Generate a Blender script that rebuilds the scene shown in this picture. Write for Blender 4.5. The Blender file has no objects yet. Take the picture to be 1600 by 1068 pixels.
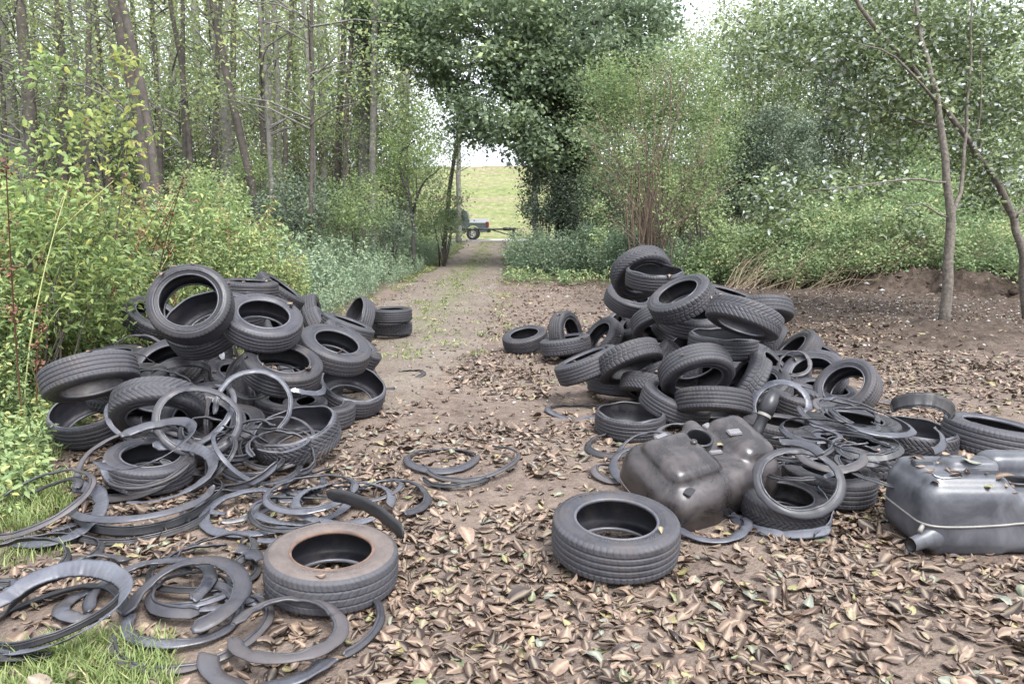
import bpy, bmesh, math, random
import numpy as np
from mathutils import Vector, Matrix

EXPOSURE, SKY_STRENGTH, SUN_STRENGTH = 2.2, 0.078, 1.5
rng = np.random.default_rng(11)
random.seed(11)
SC = bpy.context.scene
COL = SC.collection
# ------------------------------------------------------------------ camera model
IW, IH, F, HOR, CH = 1600., 1068., 1156., 345., 1.7
PITCH = math.atan((IH / 2 - HOR) / F)
FWD = np.array([0, math.cos(PITCH), -math.sin(PITCH)])
UPV = np.array([0, math.sin(PITCH), math.cos(PITCH)])
RGT = np.array([1., 0, 0])
CAM = np.array([0, 0, CH])

def ray(px, py):
    return FWD + RGT * ((px - IW / 2) / F) - UPV * ((py - IH / 2) / F)

def at_depth(px, py, d):
    return CAM + ray(px, py) * d

def at_z(px, py, z=0.0):
    r = ray(px, py)
    return CAM + r * ((z - CH) / r[2])

def at_y(px, py, y):
    r = ray(px, py)
    return CAM + r * (y / r[1])

def ellipse_axis(px, py, phi, ratio):
    """axis of a round face whose outline looks like an ellipse of that ratio;
    phi = where the axis points, degrees clockwise from straight up"""
    d = ray(px, py); d = d / np.linalg.norm(d)
    right = np.cross(d, [0, 0, 1.]); right /= np.linalg.norm(right)
    up = np.cross(right, d)
    ca = ratio; sa = math.sqrt(max(0, 1 - ca * ca)); p = math.radians(phi)
    return -ca * d + sa * (math.sin(p) * right + math.cos(p) * up)

def frame_for(n, px, py, spin=0.0):
    """rotation matrix with z = n and x pointing to the picture's right in the plane"""
    d = ray(px, py); d = d / np.linalg.norm(d)
    right = np.cross(d, [0, 0, 1.]); right /= np.linalg.norm(right)
    up = np.cross(right, d)
    s = math.radians(spin)
    e = math.cos(s) * right + math.sin(s) * up
    dn = float(np.dot(d, n))
    x = e - n * np.dot(e, n) if abs(dn) < 0.12 else e - d * (np.dot(e, n) / dn)
    if np.linalg.norm(x) > 4: x = e - n * np.dot(e, n)
    x /= np.linalg.norm(x)
    y = np.cross(n, x)
    return np.stack([x, y, n], axis=1)

# ------------------------------------------------------------------ value noise
def _hash(ix, iy, seed):
    h = (ix.astype(np.int64) * 374761393 + iy.astype(np.int64) * 668265263 + seed * 974711) & 0xffffffff
    h = ((h ^ (h >> 13)) * 1274126177) & 0xffffffff
    return ((h ^ (h >> 16)) & 0xffff) / 65535.0

def vnoise(x, y, seed=0):
    x = np.asarray(x, float); y = np.asarray(y, float)
    ix = np.floor(x); iy = np.floor(y); fx = x - ix; fy = y - iy
    fx = fx * fx * (3 - 2 * fx); fy = fy * fy * (3 - 2 * fy)
    a = _hash(ix, iy, seed); b = _hash(ix + 1, iy, seed)
    c = _hash(ix, iy + 1, seed); d = _hash(ix + 1, iy + 1, seed)
    return (a * (1 - fx) + b * fx) * (1 - fy) + (c * (1 - fx) + d * fx) * fy

def fbm(x, y, seed=0, oct=4):
    s = 0; a = 0.5; t = 0
    for k in range(oct):
        s = s + a * vnoise(np.asarray(x) * 2 ** k, np.asarray(y) * 2 ** k, seed + k); t += a; a *= .5
    return s / t

def sstep(a, b, x):
    t = np.clip((np.asarray(x, float) - a) / (b - a), 0, 1)
    return t * t * (3 - 2 * t)

# ------------------------------------------------------------------ mesh helpers
def mk(name, V, quads=None, tris=None, mats=(), tone=None, smooth=False, parent=None, polys=None, link=True, matidx=None):
    V = np.ascontiguousarray(V, dtype=np.float32).reshape(-1, 3)
    me = bpy.data.meshes.new(name)
    nq = 0 if quads is None else len(quads); nt = 0 if tris is None else len(tris)
    idx = []; starts = []; tot = []
    if nq:
        idx.append(np.asarray(quads, np.int32).ravel()); tot.append(np.full(nq, 4, np.int32))
    if nt:
        idx.append(np.asarray(tris, np.int32).ravel()); tot.append(np.full(nt, 3, np.int32))
    idx = np.concatenate(idx); tot = np.concatenate(tot)
    starts = np.concatenate([[0], np.cumsum(tot)[:-1]]).astype(np.int32)
    me.vertices.add(len(V)); me.vertices.foreach_set('co', V.ravel())
    me.loops.add(len(idx)); me.loops.foreach_set('vertex_index', idx)
    me.polygons.add(len(tot)); me.polygons.foreach_set('loop_start', starts); me.polygons.foreach_set('loop_total', tot)
    if smooth: me.polygons.foreach_set('use_smooth', np.ones(len(tot), bool))
    if matidx is not None: me.polygons.foreach_set('material_index', np.asarray(matidx, np.int32))
    if tone is not None:
        for nm, arr in (tone.items() if isinstance(tone, dict) else [('tone', tone)]):
            a = me.attributes.new(nm, 'FLOAT', 'POINT'); a.data.foreach_set('value', np.asarray(arr, np.float32))
    for m in (mats if isinstance(mats, (list, tuple)) else [mats]): me.materials.append(m)
    me.update(calc_edges=True)
    if not link: return me
    return put(name, me, parent)

def put(name, me, parent=None):
    o = bpy.data.objects.new(name, me); COL.objects.link(o)
    if parent is not None: o.parent = parent
    return o

def empty(name, loc=(0, 0, 0)):
    o = bpy.data.objects.new(name, None); COL.objects.link(o); o.location = loc
    o.empty_display_size = .1
    return o

def tag(o, label, cat, group=None, kind=None):
    if label: o['label'] = label
    if cat: o['category'] = cat
    if group: o['group'] = group
    if kind: o['kind'] = kind
    return o

def setmat(o, R, loc, s=1.0):
    M = Matrix([[R[i][j] for j in range(3)] + [loc[i]] for i in range(3)] + [[0, 0, 0, 1]])
    S = Matrix.Diagonal((s, s, s, 1)) if np.isscalar(s) else Matrix.Diagonal((*s, 1))
    o.matrix_world = M @ S

class Geo:
    """collects quads / tris into one mesh"""
    def __init__(self): self.v = []; self.q = []; self.t = []; self.tn = []; self.n = 0
    def add(self, V, Q=None, T=None, tone=None):
        V = np.asarray(V, float).reshape(-1, 3)
        if Q is not None and len(Q): self.q.append(np.asarray(Q) + self.n)
        if T is not None and len(T): self.t.append(np.asarray(T) + self.n)
        self.v.append(V)
        self.tn.append(np.full(len(V), .5) if tone is None else (np.full(len(V), tone) if np.isscalar(tone) else np.asarray(tone)))
        self.n += len(V)
    def arrays(self):
        return (np.concatenate(self.v), np.concatenate(self.q) if self.q else None,
                np.concatenate(self.t) if self.t else None, np.concatenate(self.tn))
    def build(self, name, mats, parent=None, smooth=False, link=True):
        V, Q, T, tn = self.arrays()
        return mk(name, V, Q, T, mats, tn, smooth, parent, link=link)

def tube(P, R, seg=6, cap=True, jag=0.0):
    P = np.asarray(P, float); n = len(P); R = np.broadcast_to(np.asarray(R, float), (n,))
    T = np.gradient(P, axis=0); T /= np.linalg.norm(T, axis=1)[:, None] + 1e-9
    ref = np.array([0, 0, 1.]) if abs(T[:, 2]).mean() < .8 else np.array([1., 0, 0])
    A = np.cross(T, ref); A /= np.linalg.norm(A, axis=1)[:, None] + 1e-9
    B = np.cross(T, A)
    a = np.linspace(0, 2 * np.pi, seg, endpoint=False)
    rr = R[:, None] * (1 + (jag * (rng.random((n, seg)) - .5) if jag else 0))
    V = P[:, None] + rr[..., None] * (A[:, None] * np.cos(a)[None, :, None] + B[:, None] * np.sin(a)[None, :, None])
    V = V.reshape(-1, 3)
    i = np.arange(n - 1)[:, None] * seg; j = np.arange(seg)[None]; k = (np.arange(seg) + 1)[None] % seg
    Q = np.stack([i + j, i + k, i + seg + k, i + seg + j], -1).reshape(-1, 4)
    if cap:
        V = np.vstack([V, P[:1], P[-1:]])
        c0 = n * seg; j = np.arange(seg); k = (j + 1) % seg
        T3 = np.vstack([np.stack([k, j, np.full(seg, c0)], -1), np.stack([(n - 1) * seg + j, (n - 1) * seg + k, np.full(seg, c0 + 1)], -1)])
        return V, Q, T3
    return V, Q, None

def lathe(prof, seg=96, closed=False):
    """prof (m,2): r, z ; returns V, Q"""
    prof = np.asarray(prof, float); m = len(prof)
    a = np.linspace(0, 2 * np.pi, seg, endpoint=False)
    V = np.stack([prof[None, :, 0] * np.cos(a)[:, None], prof[None, :, 0] * np.sin(a)[:, None],
                  np.broadcast_to(prof[None, :, 1], (seg, m))], -1).reshape(-1, 3)
    mm = m if closed else m - 1
    i = np.arange(seg)[:, None]; i2 = (i + 1) % seg; j = np.arange(mm)[None]; j2 = (j + 1) % m
    Q = np.stack([i * m + j, i2 * m + j, i2 * m + j2, i * m + j2], -1).reshape(-1, 4)
    return V, Q

def box(sx, sy, sz, c=(0, 0, 0)):
    x, y, z = sx / 2, sy / 2, sz / 2
    V = np.array([[-x, -y, -z], [x, -y, -z], [x, y, -z], [-x, y, -z], [-x, -y, z], [x, -y, z], [x, y, z], [-x, y, z]]) + np.array(c)
    Q = np.array([[3, 2, 1, 0], [4, 5, 6, 7], [0, 1, 5, 4], [1, 2, 6, 5], [2, 3, 7, 6], [3, 0, 4, 7]])
    return V, Q

# ------------------------------------------------------------------ materials
def new_mat(name):
    m = bpy.data.materials.new(name); m.use_nodes = True
    nt = m.node_tree; nt.nodes.clear()
    out = nt.nodes.new('ShaderNodeOutputMaterial')
    return m, nt, out

def N(nt, typ, **kw):
    n = nt.nodes.new(typ)
    for k, v in kw.items():
        if k.startswith('i_'):
            key = k[2:]
            key = int(key) if key.isdigit() else key.replace('_', ' ')
            n.inputs[key].default_value = v
        else: setattr(n, k, v)
    return n

def ramp(nt, stops, interp='LINEAR'):
    r = nt.nodes.new('ShaderNodeValToRGB'); cr = r.color_ramp; cr.interpolation = interp
    while len(cr.elements) < len(stops): cr.elements.new(.5)
    for e, (p, c) in zip(cr.elements, stops):
        e.position = p; e.color = (*c, 1) if len(c) == 3 else c
    return r

def noise(nt, scale, detail=4, rough=.6, vec=None, dist=0):
    n = N(nt, 'ShaderNodeTexNoise'); n.inputs['Scale'].default_value = scale
    n.inputs['Detail'].default_value = detail; n.inputs['Roughness'].default_value = rough
    n.inputs['Distortion'].default_value = dist
    if vec is not None: nt.links.new(vec, n.inputs['Vector'])
    return n

def mixc(nt, fac, a, b, mode='MIX'):
    m = N(nt, 'ShaderNodeMix', data_type='RGBA', blend_type=mode)
    for sock, v in ((m.inputs[0], fac), (m.inputs[6], a), (m.inputs[7], b)):
        if hasattr(v, 'links') or isinstance(v, bpy.types.NodeSocket): nt.links.new(v, sock)
        elif np.isscalar(v): sock.default_value = v
        else: sock.default_value = (*v, 1)
    return m.outputs[2]

def attr(nt, name):
    a = N(nt, 'ShaderNodeAttribute'); a.attribute_name = name
    return a.outputs['Fac']

def objco(nt):
    return N(nt, 'ShaderNodeTexCoord').outputs['Object']

def bump(nt, h, strength=.5, dist=.01):
    b = N(nt, 'ShaderNodeBump'); b.inputs['Strength'].default_value = strength; b.inputs['Distance'].default_value = dist
    nt.links.new(h, b.inputs['Height']); return b.outputs['Normal']

def pbsdf(nt, out, col, rough=.6, spec=.5, normal=None, metal=0):
    p = N(nt, 'ShaderNodeBsdfPrincipled')
    for sock, v in ((p.inputs['Base Color'], col), (p.inputs['Roughness'], rough)):
        if isinstance(v, bpy.types.NodeSocket): nt.links.new(v, sock)
        elif np.isscalar(v): sock.default_value = v
        else: sock.default_value = (*v, 1)
    p.inputs['Specular IOR Level'].default_value = spec; p.inputs['Metallic'].default_value = metal
    if normal is not None: nt.links.new(normal, p.inputs['Normal'])
    if out is not None: nt.links.new(p.outputs[0], out.inputs[0])
    return p

def simple(name, col, rough=.5, metal=0, spec=.5, var=.25, scale=8):
    m, nt, out = new_mat(name)
    n = noise(nt, scale, 5, .65, objco(nt))
    c = ramp(nt, [(.3, [x * (1 - var) for x in col]), (.7, [min(1, x * (1 + var)) for x in col])])
    nt.links.new(n.outputs[0], c.inputs[0])
    pbsdf(nt, out, c.outputs[0], rough, spec, bump(nt, n.outputs[0], .15, .01), metal)
    return m

def leafmat(name, stops, trans=.35, rough=.5, spec=.35, jitter=.25):
    m, nt, out = new_mat(name)
    r = ramp(nt, stops); nt.links.new(attr(nt, 'tone'), r.inputs[0])
    oi = N(nt, 'ShaderNodeObjectInfo')
    mr = N(nt, 'ShaderNodeMapRange'); mr.inputs[3].default_value = 1 - jitter; mr.inputs[4].default_value = 1 + jitter
    nt.links.new(oi.outputs['Random'], mr.inputs[0])
    hs = N(nt, 'ShaderNodeHueSaturation'); nt.links.new(r.outputs[0], hs.inputs['Color']); nt.links.new(mr.outputs[0], hs.inputs['Value'])
    col = hs.outputs[0]
    p = pbsdf(nt, None, col, rough, spec)
    t = N(nt, 'ShaderNodeBsdfTranslucent'); nt.links.new(col, t.inputs[0])
    mx = N(nt, 'ShaderNodeMixShader'); mx.inputs[0].default_value = trans
    nt.links.new(p.outputs[0], mx.inputs[1]); nt.links.new(t.outputs[0], mx.inputs[2]); nt.links.new(mx.outputs[0], out.inputs[0])
    return m
# ------------------------------------------------------------------ the heaps: every tyre read off the photograph
# key, label, face centre x, y, outer diameter (px), direction of axis (deg clockwise from up), ratio, tread kind, options
GL, GR = 'tyres in the left heap', 'tyres in the right heap'
TY = [
('L1', 'tyre standing upright on top of the left heap with plants seen through its hole', 294, 468, 129, -25, .90, 'low', {}),
('L2', 'tyre half hidden behind the upright tyre at the far left top of the left heap', 243, 488, 92, 28, .5, 'block', {}),
('L3', 'wide tyre lying open towards the camera directly under the upright tyre', 312, 494, 122, -28, .60, 'low', {'open': 1}),
('L4', 'worn tyre lying almost flat at the very back top of the left heap', 388, 439, 92, 4, .10, 'rib', {}),
('L5', 'block treaded tyre leaning against the flat tyre at the back top of the left heap', 443, 447, 84, 38, .12, 'block', {}),
('L6', 'big face up tyre high in the left heap, a second tyre inside its hole', 413, 489, 122, 12, .55, 'rib', {}),
('L6b', 'small tyre lying down inside the hole of a big face up tyre', 405, 512, 84, 8, .42, 'rib2', {'D': .56}),
('L7', 'small ribbed tyre standing on edge behind the right shoulder of the left heap', 500, 494, 74, 82, .12, 'rib', {}),
('L7b', 'tyre leaning low behind the ribbed tyre on edge, mostly hidden', 515, 510, 80, 60, .15, 'rib2', {}),
('L8', 'flat tilted tyre sloping down at the back right edge of the left heap', 547, 502, 84, 22, .12, 'rib', {}),
('L9', 'cut open tyre casing poking up like a pointed shell behind the left heap', 552, 496, 70, -62, .45, 'low', {'open': 1, 'sq': (.78, 1.1, 1)}),
('L10', 'tyre tilted to the right, dark oval hole, right side of the left heap', 527, 533, 114, 20, .46, 'rib2', {}),
('L11', 'ribbed tyre showing only its tread behind the right hand tilted tyre', 556, 528, 104, 38, .18, 'rib', {}),
('L12', 'tyre squeezed beneath the tilted tyre at the right edge of the left heap', 548, 566, 96, 32, .38, 'rib2', {}),
('L13', 'broad face up tyre in the middle right of the left heap', 444, 560, 124, 14, .50, 'rib', {}),
('L14', 'tyre with its upper sidewall cut away at the right foot of the left heap', 553, 607, 106, 16, .56, 'rib', {'open': 1}),
('L15', 'cut open winter tyre at the front foot of the left heap, loose ring across it', 459, 664, 136, -14, .42, 'chev', {'open': 1}),
('L16', 'tyre tilted to the left at the left centre of the left heap', 252, 562, 112, -28, .55, 'rib2', {}),
('L17', 'large ribbed tyre leaning into the weeds at the far left of the left heap', 146, 607, 140, 172, .25, 'rib', {}),
('L18', 'winter tyre with chevron tread turned face down in the left heap', 246, 655, 140, 188, .48, 'chev', {}),
('L19', 'wide open tyre lying in the weeds at the left foot of the left heap', 140, 636, 126, -14, .48, 'low', {'open': 1}),
('L20', 'flat tyre barely showing behind the large ribbed tyre on the left', 168, 552, 108, -6, .22, 'rib', {}),
('L21', 'tyre with a small yellow sticker on its tread at the left of the left heap', 218, 546, 96, 14, .16, 'rib2', {'sticker': 1}),
('L22', 'tyre on edge in the middle of the left heap, dark opening to the right', 406, 618, 104, 78, .46, 'rib2', {}),
('L23', 'tyre flat at the bottom under the broad face up tyre', 456, 622, 112, 6, .30, 'rib', {}),
('L25', 'dark tyre buried behind the upright thin ring in the left heap', 318, 668, 132, 10, .72, 'rib', {}),
('L26', 'dark tyre buried in the core of the left heap below the strips', 340, 606, 112, 5, .5, 'rib2', {}),
('L27', 'face up worn tyre in the front of the left heap inside the tangle of strips', 238, 730, 134, 6, .46, 'rib', {'z': .13}),
('L24', 'rusty brown rimmed tyre lying alone in front of the left heap with leaves inside', 519, 857, 207, 3, .46, 'rib2', {'z': .20, 'rust': 1}),
('S1', 'upper tyre of the neat stack of two beside the gravel track', 611, 482, 65, 0, .115, 'rib', {'D': .63, 'z': .44}),
('S2', 'lower tyre of the neat stack of two beside the gravel track', 611, 502, 66, 1, .13, 'block', {'D': .64, 'z': .225}),
('R1', 'lone tyre lying flat furthest left of the right heap', 819, 524, 72, -11, .36, 'chev', {}),
('R2', 'tyre standing on edge at the left end of the right heap', 894, 530, 76, 80, .48, 'rib', {}),
('R3', 'tyre lying behind and seen through the tyre standing on edge', 882, 527, 80, -9, .12, 'block', {}),
('R4', 'round tyre facing left with zigzag tread inside at the left of the right heap', 934, 533, 74, -50, .5, 'chev', {}),
('R5', 'zigzag treaded tyre on edge low in the left of the right heap', 971, 516, 74, -100, .22, 'chev', {}),
('R6', 'ribbed tyre tilted to the left at the left foot of the right heap', 912, 556, 104, -23, .12, 'rib', {}),
('R7', 'winter tyre leaning face down at the left front of the right heap', 988, 578, 108, 155, .28, 'block', {}),
('R8', 'tyre pressed flat on the soil at the lower left of the right heap', 966, 590, 94, 4, .12, 'rib2', {}),
('R9', 'tyre propped like an arch at the very top of the right heap', 1006, 436, 97, 152, .66, 'chev', {}),
('R10', 'open topped tyre lying flat near the top of the right heap', 1024, 421, 92, 3, .22, 'rib', {'open': 1}),
('R11', 'face up tyre tilted right below the top of the right heap', 988, 459, 82, 18, .42, 'rib', {}),
('R12', 'tyre tilted to the left at the upper middle of the right heap', 1058, 455, 104, -27, .42, 'block', {}),
('R13', 'winter tyre behind the upper right of the right heap', 1142, 456, 84, 16, .14, 'chev', {}),
('R14', 'ribbed tyre arched face down with dark hollow in the middle of the right heap', 1033, 516, 90, 163, .46, 'rib', {}),
('R15', 'winter tyre with chevron tread draped over the upper right of the right heap', 1157, 512, 118, 197, .22, 'chev', {}),
('R16', 'open tyre lying level below the draped winter tyre', 1131, 522, 108, 3, .17, 'rib', {'open': 1}),
('R17', 'chevron tyre on edge beside the level open tyre in the right heap', 1184, 541, 86, -58, .14, 'chev', {}),
('R18', 'tyre peeping out behind the draped winter tyre on the right', 1203, 534, 84, 60, .3, 'rib2', {}),
('R19', 'cut and squashed tyre with a three cornered opening in the middle of the right heap', 1066, 552, 96, -48, .62, 'rib', {'open': 1, 'sq': (.72, 1.12, 1)}),
('R20', 'ribbed tyre arched over another in the front centre of the right heap', 1092, 596, 118, 160, .52, 'rib', {}),
('R21', 'deep ribbed tyre on edge slanting behind the front arched tyre', 1013, 572, 94, -52, .12, 'rib', {}),
('R22', 'tyre seen through the hole of the front arched tyre', 1106, 604, 98, 84, .3, 'rib2', {}),
('R23', 'tyre with worn lettering facing up beside the front arched tyre', 1180, 604, 106, -18, .54, 'rib2', {'letters': 1}),
('R24', 'smooth walled tyre facing the camera on the right flank of the right heap', 1268, 586, 102, -18, .72, 'rib2', {}),
('R26', 'tyre leaning at the outer right foot of the right heap', 1316, 606, 102, -42, .74, 'rib', {}),
('R27', 'tyre lying flat behind the right flank of the right heap', 1276, 543, 82, 22, .14, 'rib', {}),
('R28', 'chevron tyre tilted away at the lower left front of the right heap', 1013, 632, 98, 192, .2, 'chev', {}),
('R29', 'ribbed tyre lying face down just behind the brown tank', 1114, 648, 120, 178, .16, 'rib', {}),
('R30', 'open tyre with ragged edge left of the brown tank', 985, 646, 110, 2, .30, 'rib', {'open': 1}),
('R39', 'dark tyre under the loose band behind the brown tank', 1222, 664, 120, 4, .22, 'rib2', {}),
('R40', 'tyre buried at the back of the right heap on its left side', 972, 494, 74, -30, .4, 'rib2', {}),
('R41', 'tyre buried in the dark core of the right heap', 1082, 488, 100, 6, .3, 'rib', {}),
('R42', 'tyre buried behind the smooth walled tyre in the right heap', 1215, 575, 96, -10, .5, 'rib', {}),
('R32', 'wide tyre lying flat right of the brown tank, a loose ring on top', 1321, 690, 158, 3, .22, 'block', {'z': .20}),
('R33', 'open tyre lying in front of the flat wide tyre between the two tanks', 1297, 731, 142, 4, .30, 'rib', {'z': .20}),
('R34', 'tyre covered by two loose rings behind the flat wide tyre', 1333, 652, 140, 3, .22, 'block', {'z': .24}),
('R35', 'open tyre with a black flap standing in it at the right of the right heap', 1432, 668, 122, 4, .26, 'chev', {'open': 1, 'z': .21}),
('R36', 'ribbed tyre lying alone at the right edge behind the grey tank', 1556, 672, 146, 6, .16, 'rib', {'z': .2}),
('R38', 'small tyre lying under the pale edged ring beside the brown tank', 1228, 772, 134, 5, .42, 'chev', {'z': .17, 'D': .5}),
('R37', 'big low tyre lying alone in the leaves in front of the brown tank', 963, 808, 201, 2, .47, 'rib', {'z': .23}),
('LF0', 'tyre wedged deep in the left heap and mostly hidden by others', 360, 470, 108, 10, 0.3, 'rib', {'D': .66}),
('LF1', 'tyre wedged deep in the left heap and mostly hidden by others', 300, 540, 114, -10, 0.35, 'rib2', {'D': .66}),
('LF2', 'tyre wedged deep in the left heap and mostly hidden by others', 196, 588, 124, -10, 0.3, 'chev', {'D': .66}),
('LF3', 'tyre wedged deep in the left heap and mostly hidden by others', 380, 596, 112, 24, 0.42, 'block', {'D': .66}),
('LF4', 'tyre wedged deep in the left heap and mostly hidden by others', 490, 590, 106, 25, 0.4, 'rib', {'D': .66}),
('LF5', 'tyre wedged deep in the left heap and mostly hidden by others', 500, 640, 112, 5, 0.3, 'rib', {'D': .66}),
('LF6', 'tyre wedged deep in the left heap and mostly hidden by others', 330, 628, 118, 0, 0.5, 'rib2', {'D': .66}),
('LF7', 'tyre wedged deep in the left heap and mostly hidden by others', 268, 690, 128, 10, 0.55, 'chev', {'D': .66}),
('LF8', 'tyre wedged deep in the left heap and mostly hidden by others', 440, 520, 104, 60, 0.2, 'block', {'D': .66}),
('LF9', 'tyre wedged deep in the left heap and mostly hidden by others', 350, 690, 128, -5, 0.5, 'rib', {'D': .66}),
('RF0', 'tyre wedged deep in the right heap and mostly hidden by others', 1120, 572, 100, -24, 0.3, 'chev', {'D': .66}),
('RF1', 'tyre wedged deep in the right heap and mostly hidden by others', 1158, 566, 96, 14, 0.3, 'block', {'D': .66}),
('RF2', 'tyre wedged deep in the right heap and mostly hidden by others', 1045, 618, 104, 160, 0.3, 'rib', {'D': .66}),
('RF3', 'tyre wedged deep in the right heap and mostly hidden by others', 1070, 505, 94, 20, 0.3, 'rib', {'D': .66}),
('RF4', 'tyre wedged deep in the right heap and mostly hidden by others', 1235, 548, 86, -44, 0.35, 'rib2', {'D': .66}),
('RF5', 'tyre wedged deep in the right heap and mostly hidden by others', 1125, 476, 92, 10, 0.2, 'chev', {'D': .66}),
('RF6', 'tyre wedged deep in the right heap and mostly hidden by others', 995, 498, 84, -34, 0.35, 'block', {'D': .66}),
('RF7', 'tyre wedged deep in the right heap and mostly hidden by others', 952, 560, 92, -24, 0.25, 'rib', {'D': .66}),
('RF8', 'tyre wedged deep in the right heap and mostly hidden by others', 1252, 632, 108, 12, 0.3, 'rib', {'D': .66}),
('RF9', 'tyre wedged deep in the right heap and mostly hidden by others', 1190, 500, 98, 172, 0.3, 'rib2', {'D': .66}),
('RF10', 'tyre wedged deep in the right heap and mostly hidden by others', 1290, 628, 104, 8, 0.3, 'chev', {'D': .66}),
('RF11', 'tyre wedged deep in the right heap and mostly hidden by others', 1148, 620, 108, -60, 0.2, 'block', {'D': .66}),
('RF12', 'tyre wedged deep in the right heap and mostly hidden by others', 1060, 650, 112, 20, 0.3, 'rib', {'D': .66}),
('RF13', 'tyre wedged deep in the right heap and mostly hidden by others', 1215, 610, 100, 50, 0.25, 'rib', {'D': .66}),
]
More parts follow.
